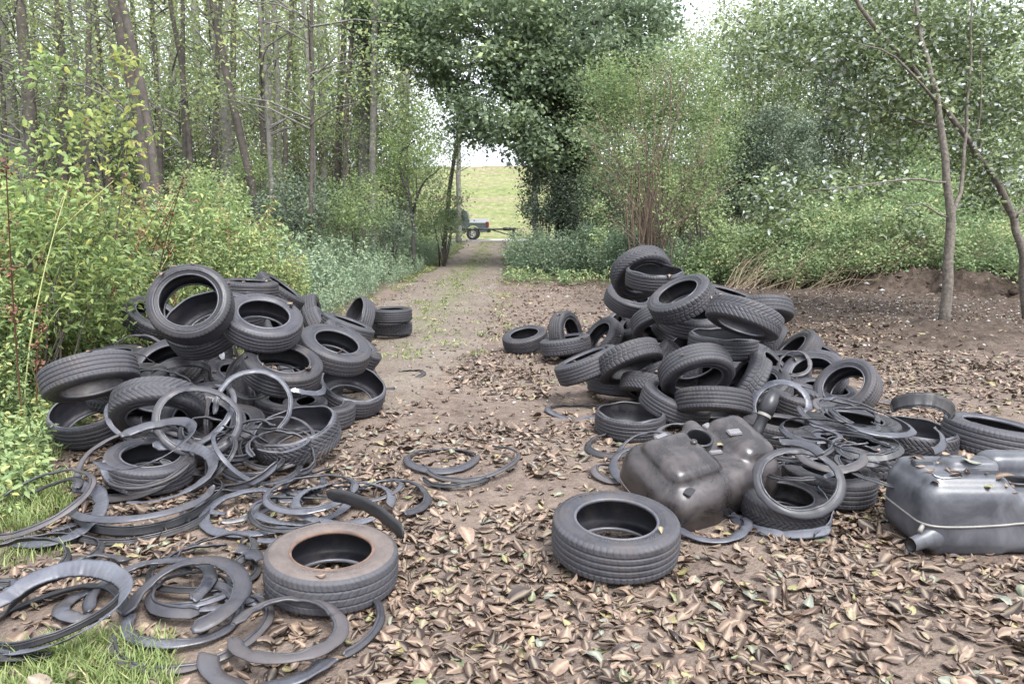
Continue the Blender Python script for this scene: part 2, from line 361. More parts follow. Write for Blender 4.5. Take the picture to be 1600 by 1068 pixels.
#FILL
# key, label, centre x, y, width (px), phi, ratio (None: lying), start angle, arc, band width (m), cone (deg), style, options
CL, CR = 'cut tyre rings in the left heap', 'cut tyre rings in the right heap'
RG = [
('C1', 'thin round sidewall ring leaning upright at the front of the left heap', 311, 655, 128, 20, .90, 0, 360, .050, 12, 'wall', {}),
('C2', 'thin dark ring standing behind the left tilted tyre', 214, 560, 92, -20, .82, 20, 330, .030, 20, 'wall', {}),
('C3', 'black angular strip bent like an arch above the chevron tyre', 275, 596, 104, 175, .42, -5, 190, .075, 74, 'dark', {}),
('C4', 'ribbed pale band curling down at the centre of the left heap', 378, 552, 92, 72, .62, -70, 260, .065, 40, 'ribbed', {}),
('C4b', 'narrow brownish ring in the bundle at the centre of the left heap', 396, 552, 86, 66, .50, -60, 300, .022, 30, 'wall', {}),
('C4c', 'twisted thin loop rising out of the bundle at the centre of the left heap', 424, 546, 72, 62, .38, -100, 280, .018, 30, 'wall', {'D': .45}),
('C4d', 'pale ring hidden inside the bundle at the centre of the left heap', 362, 562, 84, 40, .62, 0, 340, .04, 20, 'wall', {}),
('C4e', 'dark edged open strip lying at the left side of the central bundle', 352, 572, 90, 20, .5, 10, 200, .05, 60, 'dark', {}),
('C5', 'large thin ring leaning over the tyre on edge in the left heap', 398, 632, 122, 28, .92, -60, 250, .040, 16, 'wall', {}),
('C6', 'small loop hanging at the front centre of the left heap', 390, 668, 62, -10, .85, 30, 330, .022, 20, 'wall', {'D': .30}),
('C6b', 'tall narrow loop dropped inside the upright thin ring', 338, 664, 92, 85, .32, 0, 360, .025, 40, 'wall', {'D': .42}),
('C6c', 'wide grey band curved behind the upright thin ring', 310, 676, 118, 8, .62, 15, 150, .06, 38, 'ribbed', {}),
('C6d', 'loose grey strip hanging down beneath the chevron tyre', 205, 672, 110, -40, .6, 120, 110, .05, 35, 'wall', {}),
('C6b2', 'open ring resting across the cut winter tyre', 432, 690, 120, -12, .68, 150, 340, .030, 18, 'wall', {}),
('C7', 'ring lying flat on the leaves in front of the cut winter tyre', 412, 734, 126, 0, None, 40, 350, .045, -6, 'wall', {'z': .05}),
('C7b', 'broken ring piece leaning on the flat ring before the left heap', 398, 712, 108, -4, .5, 160, 210, .035, 10, 'wall', {'z': .12}),
('C8a', 'large brown edged ring on the left of the big tangle of strips', 213, 722, 172, -14, .60, 20, 335, .050, 14, 'wall', {'z': .16}),
('C8b', 'wide pale strip looping over the top of the big tangle', 231, 694, 150, -16, .44, -150, 300, .075, -22, 'smooth', {'z': .34}),
('C8c', 'broad ribbed band curving round the right of the big tangle', 246, 738, 176, -6, .56, -120, 220, .085, -26, 'ribbed', {'z': .17}),
('C8d', 'inner thin ring nested in the big tangle of strips', 232, 722, 128, -8, .55, 0, 345, .025, 10, 'wall', {'z': .19}),
('C8e', 'long smooth strip lying along the lower edge of the big tangle', 226, 764, 226, 0, None, 190, 160, .045, 30, 'smooth', {'z': .14}),
('C8f', 'dark ring at the bottom of the big tangle of strips', 238, 782, 214, 0, None, 170, 330, .05, 62, 'dark', {'z': .05}),
('C8g', 'thin dark ring lying lowest in front of the big tangle', 222, 806, 196, -5, None, 150, 250, .03, 55, 'dark', {'z': .03}),
('C8h', 'short ribbed piece dropped inside the big tangle', 255, 752, 90, 0, None, 60, 80, .07, 6, 'ribbed', {'z': .1}),
('C8i', 'short upright ribbed piece within the big tangle', 206, 742, 90, 40, .6, 130, 110, .055, 10, 'ribbed', {'z': .12}),
('C9', 'thin ring lying in the grass at the left edge', 60, 782, 168, -22, .42, 0, 360, .030, 24, 'wall', {'z': .14}),
('C9b', 'second ring lying half in the grass at the left edge', 52, 790, 150, -24, .36, 20, 170, .05, 12, 'wall', {'z': .08}),
('C11', 'wide finely ribbed band curling open to the left beside the grass', 88, 806, 160, -10, .50, -130, 215, .095, -14, 'ribbed', {'z': .08}),
('C11b', 'narrow ribbed band tucked beneath the wide one beside the grass', 74, 812, 130, 0, None, -80, 80, .06, 0, 'ribbed', {'z': .04}),
('C12', 'large open ring with ribbed band in the left foreground', 98, 962, 214, -14, .48, -165, 330, .075, -30, 'ribbed', {'z': .07, 'lift': .06}),
('C12b', 'thin dark strip standing on edge along the large foreground ring', 92, 954, 190, -14, .42, 30, 330, .028, 78, 'dark', {'z': .07}),
('C13', 'sidewall band lying inside the large foreground ring', 142, 940, 112, 0, None, 60, 230, .075, 8, 'smooth', {'z': .03}),
('C14', 'long sidewall strip arching behind the foreground rings on the left', 234, 922, 190, -10, .50, -40, 240, .065, 10, 'wall', {'z': .05}),
('C15', 'thick brown sidewall ring in the left foreground', 290, 932, 200, -14, .55, -70, 255, .075, 8, 'wall', {'z': .10}),
('C16', 'faded sidewall strip half buried in leaves at the left', 142, 893, 130, 0, None, 20, 150, .06, 5, 'wall', {'z': .04}),
('C17', 'bent end of a band cut off by the left edge of the picture', 2, 925, 66, 0, None, -60, 180, .085, -10, 'smooth', {'z': .06}),
('C18', 'black ring with a broad flap lying behind the thick brown ring', 336, 860, 122, 0, None, -60, 300, .035, 30, 'dark', {'z': .06}),
('C18b', 'broad smooth flap curled up behind the rusty rimmed tyre', 360, 868, 96, 0, None, -40, 110, .10, 8, 'smooth', {'z': .07}),
('C19', 'long pale ribbed strip running beneath the thick brown ring', 330, 905, 210, 0, None, 200, 110, .06, 0, 'ribbed', {'z': .03}),
('C19b', 'pale ribbed band pressed against the rusty rimmed tyre', 420, 892, 180, 0, None, 170, 90, .06, 10, 'ribbed', {'z': .03}),
('C20', 'thick overlapping ring lying nearest the camera left of the middle', 452, 987, 186, 2, .47, -190, 350, .055, 4, 'wall', {'z': .08, 'lift': .04}),
('C21', 'broad smooth band curved open at the bottom edge of the picture', 432, 1012, 222, 0, None, 172, 150, .085, -8, 'smooth', {'z': .03}),
('C22', 'thin strip curving out from under the rusty rimmed tyre', 500, 972, 204, 0, None, -70, 110, .035, 10, 'wall', {'z': .03}),
('C23', 'pale ribbed open ring lying flat in the middle of the left cuttings', 396, 800, 164, 0, .44, 60, 260, .070, 4, 'ribbed', {'z': .04}),
('C23b', 'straightish pale ribbed strip laid towards the rusty rimmed tyre', 470, 802, 220, 0, None, 235, 60, .06, 0, 'ribbed', {'z': .05}),
('C24', 'ring with ribbed band right behind the rusty rimmed tyre', 538, 780, 158, 3, .44, -30, 330, .055, 12, 'ribbed', {'z': .08}),
('C24b', 'low ring lying under the pale ribbed pieces', 472, 788, 150, 0, None, 100, 300, .06, 4, 'ribbed', {'z': .04}),
('C25', 'brown sidewall ring lying uppermost between the tangle and the rusty rimmed tyre', 487, 766, 146, -2, .38, -20, 350, .045, 16, 'wall', {'z': .13}),
('C26', 'thin ring furthest right among the left cuttings', 608, 776, 136, -6, None, -70, 230, .045, 8, 'wall', {'z': .04}),
('C28', 'short ribbed piece lying right of the big tangle', 378, 778, 130, 0, None, 150, 100, .06, 0, 'ribbed', {'z': .04}),
('C28b', 'small square ribbed offcut in the middle of the left cuttings', 500, 796, 190, 0, None, 80, 32, .075, 0, 'ribbed', {'z': .05}),
('C29', 'wide sidewall ring lying by itself on the track', 690, 716, 120, 0, None, 10, 345, .055, 10, 'wall', {'z': .03}),
('C29b', 'thin opened ring overlapping the lone ring on the track', 738, 720, 152, 0, None, 195, 235, .03, 14, 'wall', {'z': .045, 'lift': .02}),
('C29c', 'dark thin strip lying in front of the lone ring on the track', 712, 742, 104, 0, None, 185, 170, .025, 40, 'dark', {'z': .03}),
('C30', 'small dark ring lying behind the right foot of the left heap', 634, 585, 60, 0, None, -80, 200, .03, 30, 'dark', {'z': .03}),
('C30b', 'short dark strip sticking out from the right foot of the left heap', 612, 594, 110, 0, None, 225, 60, .04, 50, 'dark', {'z': .05}),
('D1', 'ring filled with leaves lying on the track left of the right heap', 899, 641, 92, 0, None, 0, 360, .045, 6, 'wall', {'z': .03}),
('D2', 'long open strip curving in front of the ragged open tyre', 975, 688, 122, -12, .34, 150, 240, .05, 10, 'wall', {'z': .08}),
('D3', 'pale sidewall ring partly behind the top of the brown tank', 1076, 682, 108, 0, .40, 0, 360, .05, 12, 'wall', {'z': .2}),
('D4', 'double edged strip sweeping up to the back of the brown tank', 1012, 702, 112, -18, .50, 20, 190, .05, 14, 'wall', {'z': .2}),
('D5', 'smooth grey ring squeezed under the left side of the brown tank', 1002, 724, 102, -10, .62, 40, 260, .075, 22, 'smooth', {'z': .14}),
('D6', 'pale strip curled on the ground left of the brown tank', 966, 736, 84, 0, None, 90, 200, .05, 16, 'wall', {'z': .04}),
('D7', 'wide ring lying under the front of the brown tank', 1112, 820, 126, 0, None, 0, 360, .06, 4, 'smooth', {'z': .03}),
('D8', 'big pale edged ring leaning at the right end of the brown tank', 1248, 750, 132, 14, .86, -180, 360, .050, 12, 'wall', {'z': .3}),
('D9', 'thick banded ring leaning on the tyre right of the brown tank', 1218, 650, 96, 8, .92, 0, 360, .070, 20, 'smooth', {}),
('D10', 'ribbed strip curling to the ground right of the pale edged ring', 1248, 786, 118, 30, .66, -80, 120, .06, 62, 'ribbed', {'z': .16}),
('D10b', 'dark ribbed strip along the ground beneath the pale edged ring', 1222, 806, 160, 0, None, 200, 130, .055, 55, 'ribbed', {'z': .03}),
('D11', 'small pale ring lying on the covered tyre right of the heap', 1318, 638, 92, 6, .28, -30, 230, .04, 8, 'wall', {'z': .40}),
('D11b', 'long pale ring sliding over the covered tyre right of the heap', 1356, 650, 138, 14, .30, 170, 330, .05, 10, 'smooth', {'z': .36}),
('D11c', 'flat strip wedged beneath the long pale ring', 1310, 652, 120, 10, .26, 150, 210, .04, 8, 'wall', {'z': .33}),
('D12', 'black flap standing upright in the open tyre at the right', 1440, 652, 88, 178, .50, 5, 165, .09, 66, 'dark', {'z': .42}),
('D12b', 'smooth strip curving along the inside of the open tyre at the right', 1420, 672, 116, 10, .36, -75, 100, .06, 24, 'smooth', {'z': .26}),
('D13', 'sidewall ring lying on top of the flat wide tyre', 1332, 690, 116, 6, .22, 0, 350, .05, 4, 'smooth', {'z': .285}),
('D14', 'sidewall strip lying over the open tyre between the tanks', 1298, 712, 108, 2, .34, 180, 200, .055, 14, 'wall', {'z': .34}),
('D15', 'strip bridging from the open tyre to the grey tank', 1374, 752, 110, 20, .70, 45, 115, .055, 26, 'wall', {'z': .20}),
('D16', 'faded strip lying flat on the soil behind the right heap', 1400, 612, 190, 0, None, 215, 60, .05, 0, 'ribbed', {'z': .03}),
('D16b', 'second faded strip lying flat on the soil behind the right heap', 1420, 610, 200, 0, None, 240, 60, .07, 0, 'wall', {'z': .03}),
('D17', 'thin black strip on the ground just left of the grey tank', 1392, 760, 130, 0, None, 205, 60, .03, 40, 'dark', {'z': .04}),
('D18', 'pale straight strip running down behind the brown tank to the ring', 1222, 740, 150, -10, .85, 38, 62, .06, 8, 'smooth', {'z': .42}),
('D19', 'small ring standing on the smooth walled tyre of the right heap', 1240, 568, 56, -14, .70, 0, 360, .035, 15, 'wall', {'D': .34}),
]
DEPTHS = {'L1':5.435,'L2':7.828,'L3':6.031,'L4':7.790,'L5':8.532,'L6':5.818,'L6b':7.748,'L7':9.732,'L7b':9.002,'L8':8.532,'L9':10.288,'L10':6.287,'L11':6.942,'L12':7.412,'L13':5.752,'L14':6.516,'L15':5.270,'L16':6.368,'L17':5.144,'L18':5.132,'L19':5.661,'L20':6.668,'L21':7.502,'L22':6.225,'L23':6.136,'L25':5.259,'L26':6.446,'R1':9.641,'R2':9.088,'R3':8.959,'R4':9.029,'R5':9.568,'R6':6.858,'R7':6.668,'R8':7.256,'R9':7.950,'R10':7.620,'R11':8.783,'R12':6.892,'R13':8.574,'R14':8.002,'R15':6.030,'R16':6.636,'R17':8.273,'R18':8.429,'R19':7.538,'R20':6.074,'R21':7.293,'R22':6.606,'R23':6.565,'R24':6.857,'R26':6.347,'R27':8.529,'R28':6.641,'R29':5.929,'R30':5.932,'R39':5.655,'R40':9.732,'R41':7.219,'R42':7.412,'LF0':6.968,'LF1':6.933,'LF2':5.842,'LF3':6.743,'LF4':6.834,'LF5':6.193,'LF6':6.103,'LF7':5.419,'LF8':7.533,'LF9':5.419,'RF0':7.321,'RF1':7.823,'RF2':6.784,'RF3':8.162,'RF4':8.105,'RF5':8.339,'RF6':9.124,'RF7':7.874,'RF8':6.422,'RF9':7.750,'RF10':6.669,'RF11':6.422,'RF12':6.193,'RF13':6.936,'C1':4.940,'C2':7.083,'C3':6.232,'C4':7.045,'C4b':7.537,'C4c':7.234,'C4d':7.716,'C4e':7.202,'C5':5.313,'C6':5.656,'C6b':5.429,'C6c':5.510,'C6d':5.618,'C6b2':5.208,'D9':5.974,'D19':6.965}
# ------------------------------------------------------------------ camera, light, sky
cam = bpy.data.cameras.new('camera'); cam_o = bpy.data.objects.new('camera', cam); COL.objects.link(cam_o)
cam.sensor_width = 36; cam.lens = F / IW * 36; cam.clip_end = 3000; cam.clip_start = .05
cam_o.location = CAM; cam_o.rotation_euler = (math.pi / 2 - PITCH, 0, 0)
SC.camera = cam_o
SC.view_settings.view_transform = 'Standard'; SC.view_settings.look = 'None'
SC.view_settings.exposure = EXPOSURE; SC.view_settings.gamma = 1
SUN_EL, SUN_AZ = math.radians(58), math.radians(150)      # azimuth clockwise from +Y
w = bpy.data.worlds.new('World'); SC.world = w; w.use_nodes = True
nt = w.node_tree; nt.nodes.clear()
sky = nt.nodes.new('ShaderNodeTexSky'); sky.sky_type = 'NISHITA'; sky.sun_disc = False
sky.sun_elevation = SUN_EL; sky.sun_rotation = SUN_AZ; sky.air_density = 1.0; sky.dust_density = 4.0; sky.ozone_density = 1.0
bw = nt.nodes.new('ShaderNodeRGBToBW'); nt.links.new(sky.outputs[0], bw.inputs[0])
tint = mixc(nt, 1.0, bw.outputs[0], (.945, .985, 1.11), 'MULTIPLY')   # overcast: the blue goes to white cloud
flat = mixc(nt, .88, sky.outputs[0], tint)
even = mixc(nt, .55, flat, (8.1, 8.5, 9.5))
bgn = nt.nodes.new('ShaderNodeBackground'); bgn.inputs[1].default_value = SKY_STRENGTH
nt.links.new(even, bgn.inputs[0])
wo = nt.nodes.new('ShaderNodeOutputWorld'); nt.links.new(bgn.outputs[0], wo.inputs[0])
sl = bpy.data.lights.new('sun', 'SUN'); sl.energy = SUN_STRENGTH; sl.angle = math.radians(28); sl.color = (1, .985, .965)
so = bpy.data.objects.new('sun', sl); COL.objects.link(so)
sd = Vector((math.sin(SUN_AZ) * math.cos(SUN_EL), math.cos(SUN_AZ) * math.cos(SUN_EL), math.sin(SUN_EL)))
so.rotation_euler = sd.to_track_quat('Z', 'Y').to_euler(); so.location = sd * 50
cy = SC.cycles
cy.max_bounces = 7; cy.diffuse_bounces = 3; cy.glossy_bounces = 2; cy.transmission_bounces = 4; cy.transparent_max_bounces = 4
cy.use_adaptive_sampling = True; cy.adaptive_threshold = .02; cy.use_denoising = True
cy.caustics_reflective = False; cy.caustics_refractive = False

# ------------------------------------------------------------------ terrain
BANKX = np.array([8.2, 9.2, 10.6, 11.8, 13.5, 16.0, 22])
def bank_y(x): return np.interp(x, [6, 8.5, 10, 11.5, 13, 15, 24], [19.5, 18.6, 17.6, 16.2, 15.2, 14.6, 13.5])

TREE_BASE = at_z(1478, 505, .12)
def gh(x, y):
    x = np.asarray(x, float); y = np.asarray(y, float)
    h = (fbm(x * .5, y * .5, 3) - .5) * .05 + .42 * sstep(33, 47, y)
    # dug-over clearing at the right: rough soil, bank with a little scarp
    rough = sstep(.2, 2.5, x - .05 * y) * sstep(8.0, 10.5, y) * (1 - sstep(22, 26, y))
    h = h + rough * ((fbm(x * 2.2, y * 2.2, 21) - .5) * .18 + (fbm(x * 7, y * 7, 31, 2) - .5) * .10)
    b = y - bank_y(x)
    m = sstep(7.8, 9.5, x)
    h = h + m * .5 * sstep(-.25 - .3 * fbm(x * 1.5, y * 1.5, 5), .45, b + (fbm(x * 1.8, y * .6, 8) - .5) * 1.1)
    h = h + m * np.exp(-((b - .3) / .9) ** 2) * ((fbm(x * 3.1, y * 3.1, 65) - .5) * .42 + (fbm(x * 8, y * 8, 66, 3) - .5) * .2)
    # mound at the foot of the white poplar
    d2 = ((x - TREE_BASE[0]) / .8) ** 2 + ((y - TREE_BASE[1]) / .7) ** 2
    h = h + .17 * np.exp(-d2) * (.7 + .6 * fbm(x * 4, y * 4, 77))
    d3 = ((x - TREE_BASE[0] - 1.6) / 1.5) ** 2 + ((y - TREE_BASE[1] - .4) / .8) ** 2
    h = h + .2 * np.exp(-d3) * fbm(x * 3, y * 3, 78)
    # soil under the plants left and the verge
    h = h + .1 * sstep(-3.0, -5.5, x + .03 * y) * sstep(4, 7, y)
    h = h + (vnoise(x * 14, y * 14, 9) - .5) * .012
    return h

def axis_coords(segs):
    out = []
    for a, b, s in segs: out.append(np.arange(a, b, s))
    return np.unique(np.round(np.concatenate(out), 4))
xs = axis_coords([(-400, -60, 40), (-60, -16, 3), (-16, -7, .4), (-7, 12, .07), (12, 20, .25), (20, 60, 3), (60, 401, 40)])
ys = axis_coords([(-300, -10, 40), (-10, 1.6, 1.2), (1.6, 15, .065), (15, 22, .11), (22, 50, .5), (50, 80, 2), (80, 500, 40)])
X, Y = np.meshgrid(xs, ys, indexing='ij'); Z = gh(X, Y)
n0, n1 = X.shape
ii = (np.arange(n0 - 1)[:, None] * n1 + np.arange(n1 - 1)[None])
GQ = np.stack([ii, ii + n1, ii + n1 + 1, ii + 1], -1).reshape(-1, 4)
bed = sstep(1.0, 3.0, X + .5 * (fbm(X, Y, 5) - .5)) * sstep(8.0, 10.8, Y + 1.5 * (fbm(X, Y, 15) - .5))
plantsoil = np.clip(sstep(-3.1, -3.8, X) * sstep(3, 5, Y) + sstep(20, 22, Y), 0, 1)
MG, nt, out = new_mat('soil')
pos = N(nt, 'ShaderNodeNewGeometry').outputs['Position']
nA = noise(nt, .9, 6, .6, pos); nB = noise(nt, 7, 6, .7, pos); nC = noise(nt, 60, 5, .7, pos)
cA = ramp(nt, [(.33, (0.093, 0.069, 0.056)), (.5, (0.140, 0.110, 0.091)), (.68, (0.202, 0.158, 0.124))]); nt.links.new(nA.outputs[0], cA.inputs[0])
cB = ramp(nt, [(.3, (0.053, 0.038, 0.029)), (.48, (0.142, 0.110, 0.090)), (.7, (0.214, 0.173, 0.142))]); nt.links.new(nB.outputs[0], cB.inputs[0])
c1 = mixc(nt, .5, cA.outputs[0], cB.outputs[0])
cD = ramp(nt, [(.3, (0.027, 0.020, 0.014)), (.5, (0.063, 0.047, 0.036)), (.72, (0.110, 0.085, 0.070))]); nt.links.new(nB.outputs[0], cD.inputs[0])
c2 = mixc(nt, attr(nt, 'bed'), c1, cD.outputs[0])
c3 = mixc(nt, attr(nt, 'plantsoil'), c2, (0.057, 0.057, 0.030))
vo = N(nt, 'ShaderNodeTexVoronoi'); vo.inputs['Scale'].default_value = 55; nt.links.new(pos, vo.inputs['Vector'])
st = ramp(nt, [(0, (.45, .45, .45)), (1, (1.35, 1.3, 1.25))]); nt.links.new(vo.outputs['Color'], st.inputs[0])
c4 = mixc(nt, .45, c3, mixc(nt, 1.0, c3, st.outputs[0], 'MULTIPLY'))
hsum = N(nt, 'ShaderNodeMath', operation='ADD'); nt.links.new(nC.outputs[0], hsum.inputs[0]); nt.links.new(vo.outputs['Distance'], hsum.inputs[1])
pbsdf(nt, out, c4, .9, .2, bump(nt, hsum.outputs[0], .7, .012))
g = mk('ground', np.stack([X, Y, Z], -1), GQ, None, MG, {'bed': bed.ravel(), 'plantsoil': plantsoil.ravel()}, True)
tag(g, 'bare sandy and dark soil ground of the woodland clearing', 'ground', kind='structure')

def sheet(name, xl, xr, y0, y1, step, nx, mat, lift, label):
    yy = np.arange(y0, y1, step)
    u = np.linspace(0, 1, nx)
    A = xl(yy)[:, None] * (1 - u)[None] + xr(yy)[:, None] * u[None]
    B = np.broadcast_to(yy[:, None], A.shape)
    edge = np.minimum(u, 1 - u)[None] * np.ones_like(A)
    Zs = gh(A, B) + lift + .03 * sstep(0, .2, edge) * (.6 + .5 * fbm(A * 2, B * 2, 44)) - .012
    i = (np.arange(len(yy) - 1)[:, None] * nx + np.arange(nx - 1)[None])
    Q = np.stack([i, i + 1, i + nx + 1, i + nx], -1).reshape(-1, 4)
    strip = np.exp(-((A + 1.5 + .3 * (fbm(B * .5, B * 0, 8) - .5)) / .42) ** 2) * sstep(8, 12, B)
    return tag(mk(name, np.stack([A, B, Zs], -1), Q, None, mat, {'strip': strip.ravel()}, True), label, 'path', kind='structure')

MP, nt, out = new_mat('gravel')
pos = N(nt, 'ShaderNodeNewGeometry').outputs['Position']
v1 = N(nt, 'ShaderNodeTexVoronoi'); v1.inputs['Scale'].default_value = 38; nt.links.new(pos, v1.inputs['Vector'])
rr = ramp(nt, [(0, (0.075, 0.062, 0.051)), (.5, (0.143, 0.121, 0.100)), (1, (0.230, 0.199, 0.169))]); nt.links.new(v1.outputs['Color'], rr.inputs[0])
nA = noise(nt, 1.3, 6, .65, pos); rA = ramp(nt, [(.35, (0.100, 0.074, 0.058)), (.65, (0.178, 0.146, 0.117))]); nt.links.new(nA.outputs[0], rA.inputs[0])
cc = mixc(nt, .55, rr.outputs[0], rA.outputs[0])
nG = noise(nt, 2.2, 5, .7, pos); rG = ramp(nt, [(.56, (0, 0, 0)), (.68, (.6, .6, .6))]); nt.links.new(nG.outputs[0], rG.inputs[0])
gs = N(nt, 'ShaderNodeMath', operation='MULTIPLY_ADD'); nt.links.new(attr(nt, 'strip'), gs.inputs[0]); gs.inputs[1].default_value = .16; nt.links.new(nG.outputs[0], gs.inputs[2]); nt.links.new(gs.outputs[0], rG.inputs[0])
cc = mixc(nt, rG.outputs[0], cc, (0.114, 0.118, 0.068))
pbsdf(nt, out, cc, .9, .2, bump(nt, v1.outputs['Distance'], .6, .02))
wob = lambda yy, s, a: a * (fbm(yy * .8, yy * 0 + s, s) - .5)
sheet('gravel_path', lambda yy: -2.95 + .0 * yy + wob(yy, 51, .7) + .9 * (1 - sstep(6.5, 10, yy)), lambda yy: np.interp(yy, [6, 9, 12, 18, 30, 50], [-.9, -.45, -.3, -.15, -.1, .1]) + wob(yy, 52, .6),
      6.4, 47.5, .12, 26, MP, .006, 'pale gravel track running back between the green verges')
sheet('road', lambda yy: yy * 0 - 60, lambda yy: yy * 0 + 60, 47.6, 52.5, .5, 120, simple('road_stone', (.33, .31, .30), .9, scale=3), .02,
      'grey road crossing at the foot of the grass dike')

# grass dike behind the road
dx = np.linspace(-160, 160, 240); t = np.linspace(0, 1, 60)
DX, T = np.meshgrid(dx, t, indexing='ij')
DY = 52.5 + np.interp(T, [0, .08, .8, .9, 1], [0, 1, 18.5, 22, 34]); DZ = np.interp(T, [0, .08, .8, .9, 1], [.4, .5, 6.75, 6.85, 0])
DZ = DZ + (fbm(DX * .4, DY * .9, 61) - .5) * .35 * sstep(0, .1, T)
ii = (np.arange(239)[:, None] * 60 + np.arange(59)[None])
MD, nt, out = new_mat('mown_grass')
pos = N(nt, 'ShaderNodeNewGeometry').outputs['Position']
mp = N(nt, 'ShaderNodeMapping'); mp.inputs['Scale'].default_value = (.12, 1.1, 1.1); nt.links.new(pos, mp.inputs[0])
nS = noise(nt, 1.0, 6, .65, mp.outputs[0]); nF = noise(nt, 2.5, 6, .7, pos)
rS = ramp(nt, [(.36, (0.153, 0.176, 0.079)), (.50, (0.184, 0.201, 0.096)), (.58, (0.221, 0.195, 0.130)), (.72, (0.159, 0.131, 0.089))]); nt.links.new(nS.outputs[0], rS.inputs[0])
rF = ramp(nt, [(.3, (.6, .6, .6)), (.7, (1.3, 1.3, 1.2))]); nt.links.new(nF.outputs[0], rF.inputs[0])
pbsdf(nt, out, mixc(nt, 1.0, rS.outputs[0], rF.outputs[0], 'MULTIPLY'), .95, .1, bump(nt, nF.outputs[0], .8, .2))
tag(mk('grass_embankment', np.stack([DX, DY, DZ], -1), np.stack([ii, ii + 60, ii + 61, ii + 1], -1).reshape(-1, 4), None, MD, None, True),
    'mown green grass dike with brown hay rows across the gap in the trees', 'dike', kind='structure')
# ------------------------------------------------------------------ rubber
def rubber(name, dark, dust, rough=.62, dustiness=.5):
    m, nt, out = new_mat(name)
    sh = N(nt, 'ShaderNodeAttribute'); sh.attribute_type = 'OBJECT'; sh.attribute_name = 'shade'
    off = N(nt, 'ShaderNodeVectorMath', operation='MULTIPLY_ADD'); off.inputs[1].default_value = (1, 1, 1)
    sv = N(nt, 'ShaderNodeVectorMath', operation='SCALE'); sv.inputs[0].default_value = (37., 51., 23.); nt.links.new(sh.outputs['Fac'], sv.inputs['Scale'])
    nt.links.new(objco(nt), off.inputs[0]); nt.links.new(sv.outputs[0], off.inputs[2]); co = off.outputs[0]
    n1 = noise(nt, 4.5, 7, .72, co, .4); n2 = noise(nt, 38, 4, .7, co); n3 = noise(nt, 2.6, 6, .75, co, .8)
    r = ramp(nt, [(.36, dark), (.5, [a * .6 + b * .4 for a, b in zip(dark, dust)]), (.74, dust)])
    m1 = N(nt, 'ShaderNodeMath', operation='ADD'); m2 = N(nt, 'ShaderNodeMath', operation='MULTIPLY_ADD')
    m2.inputs[1].default_value = .35; m2.inputs[2].default_value = dustiness * .5 - .28
    nt.links.new(n2.outputs[0], m2.inputs[0]); nt.links.new(n1.outputs[0], m1.inputs[0]); nt.links.new(m2.outputs[0], m1.inputs[1])
    nt.links.new(m1.outputs[0], r.inputs[0])
    mr = N(nt, 'ShaderNodeMapRange'); mr.inputs[3].default_value = .62; mr.inputs[4].default_value = 1.4; nt.links.new(sh.outputs['Fac'], mr.inputs[0])
    c1 = N(nt, 'ShaderNodeHueSaturation'); nt.links.new(r.outputs[0], c1.inputs['Color']); nt.links.new(mr.outputs[0], c1.inputs['Value'])
    mud = ramp(nt, [(.52, (0, 0, 0)), (.66, (.8, .8, .8))]); nt.links.new(n3.outputs[0], mud.inputs[0])
    c2 = mixc(nt, mud.outputs[0], c1.outputs[0], [.3 * dust[0] + .042, .3 * dust[1] + .034, .3 * dust[2] + .029])
    rr = ramp(nt, [(.35, (rough - .14,) * 3), (.7, (min(1, rough + .22),) * 3)]); nt.links.new(n1.outputs[0], rr.inputs[0])
    pbsdf(nt, out, c2, rr.outputs[0], .5, bump(nt, n2.outputs[0], .3, .004))
    return m
M_TREAD = rubber('tread_rubber', (0.014, 0.014, 0.018), (0.041, 0.040, 0.045), .66, .55)
M_WALL = rubber('sidewall_rubber', (0.011, 0.011, 0.015), (0.034, 0.033, 0.038), .5, .45)
M_INNER_SHADE = rubber('shaded_inner_rubber', (0.004, 0.004, 0.006), (0.009, 0.009, 0.014), .6, .3)  # near black: the deep shadow inside the tyres is put into the colour
M_BEAD = rubber('bead_rubber', (0.024, 0.026, 0.032), (0.074, 0.074, 0.084), .40, .45)
M_RIB = rubber('cut_rubber', (0.035, 0.036, 0.048), (0.081, 0.085, 0.100), .48, .5)
M_SMOOTH = rubber('smooth_rubber', (0.022, 0.025, 0.032), (0.065, 0.066, 0.078), .36, .45)
M_DARK = rubber('black_rubber', (0.010, 0.010, 0.012), (0.028, 0.028, 0.029), .5, .4)
M_BROWN = rubber('dusty_rubber', (0.021, 0.020, 0.020), (0.057, 0.051, 0.052), .55, .6)
M_RUSTW = rubber('rusty_sidewall', (.030, .027, .026), (.085, .068, .060), .65, .6)
M_RUST = simple('rust', (.105, .066, .048), .85, var=.5, scale=9)

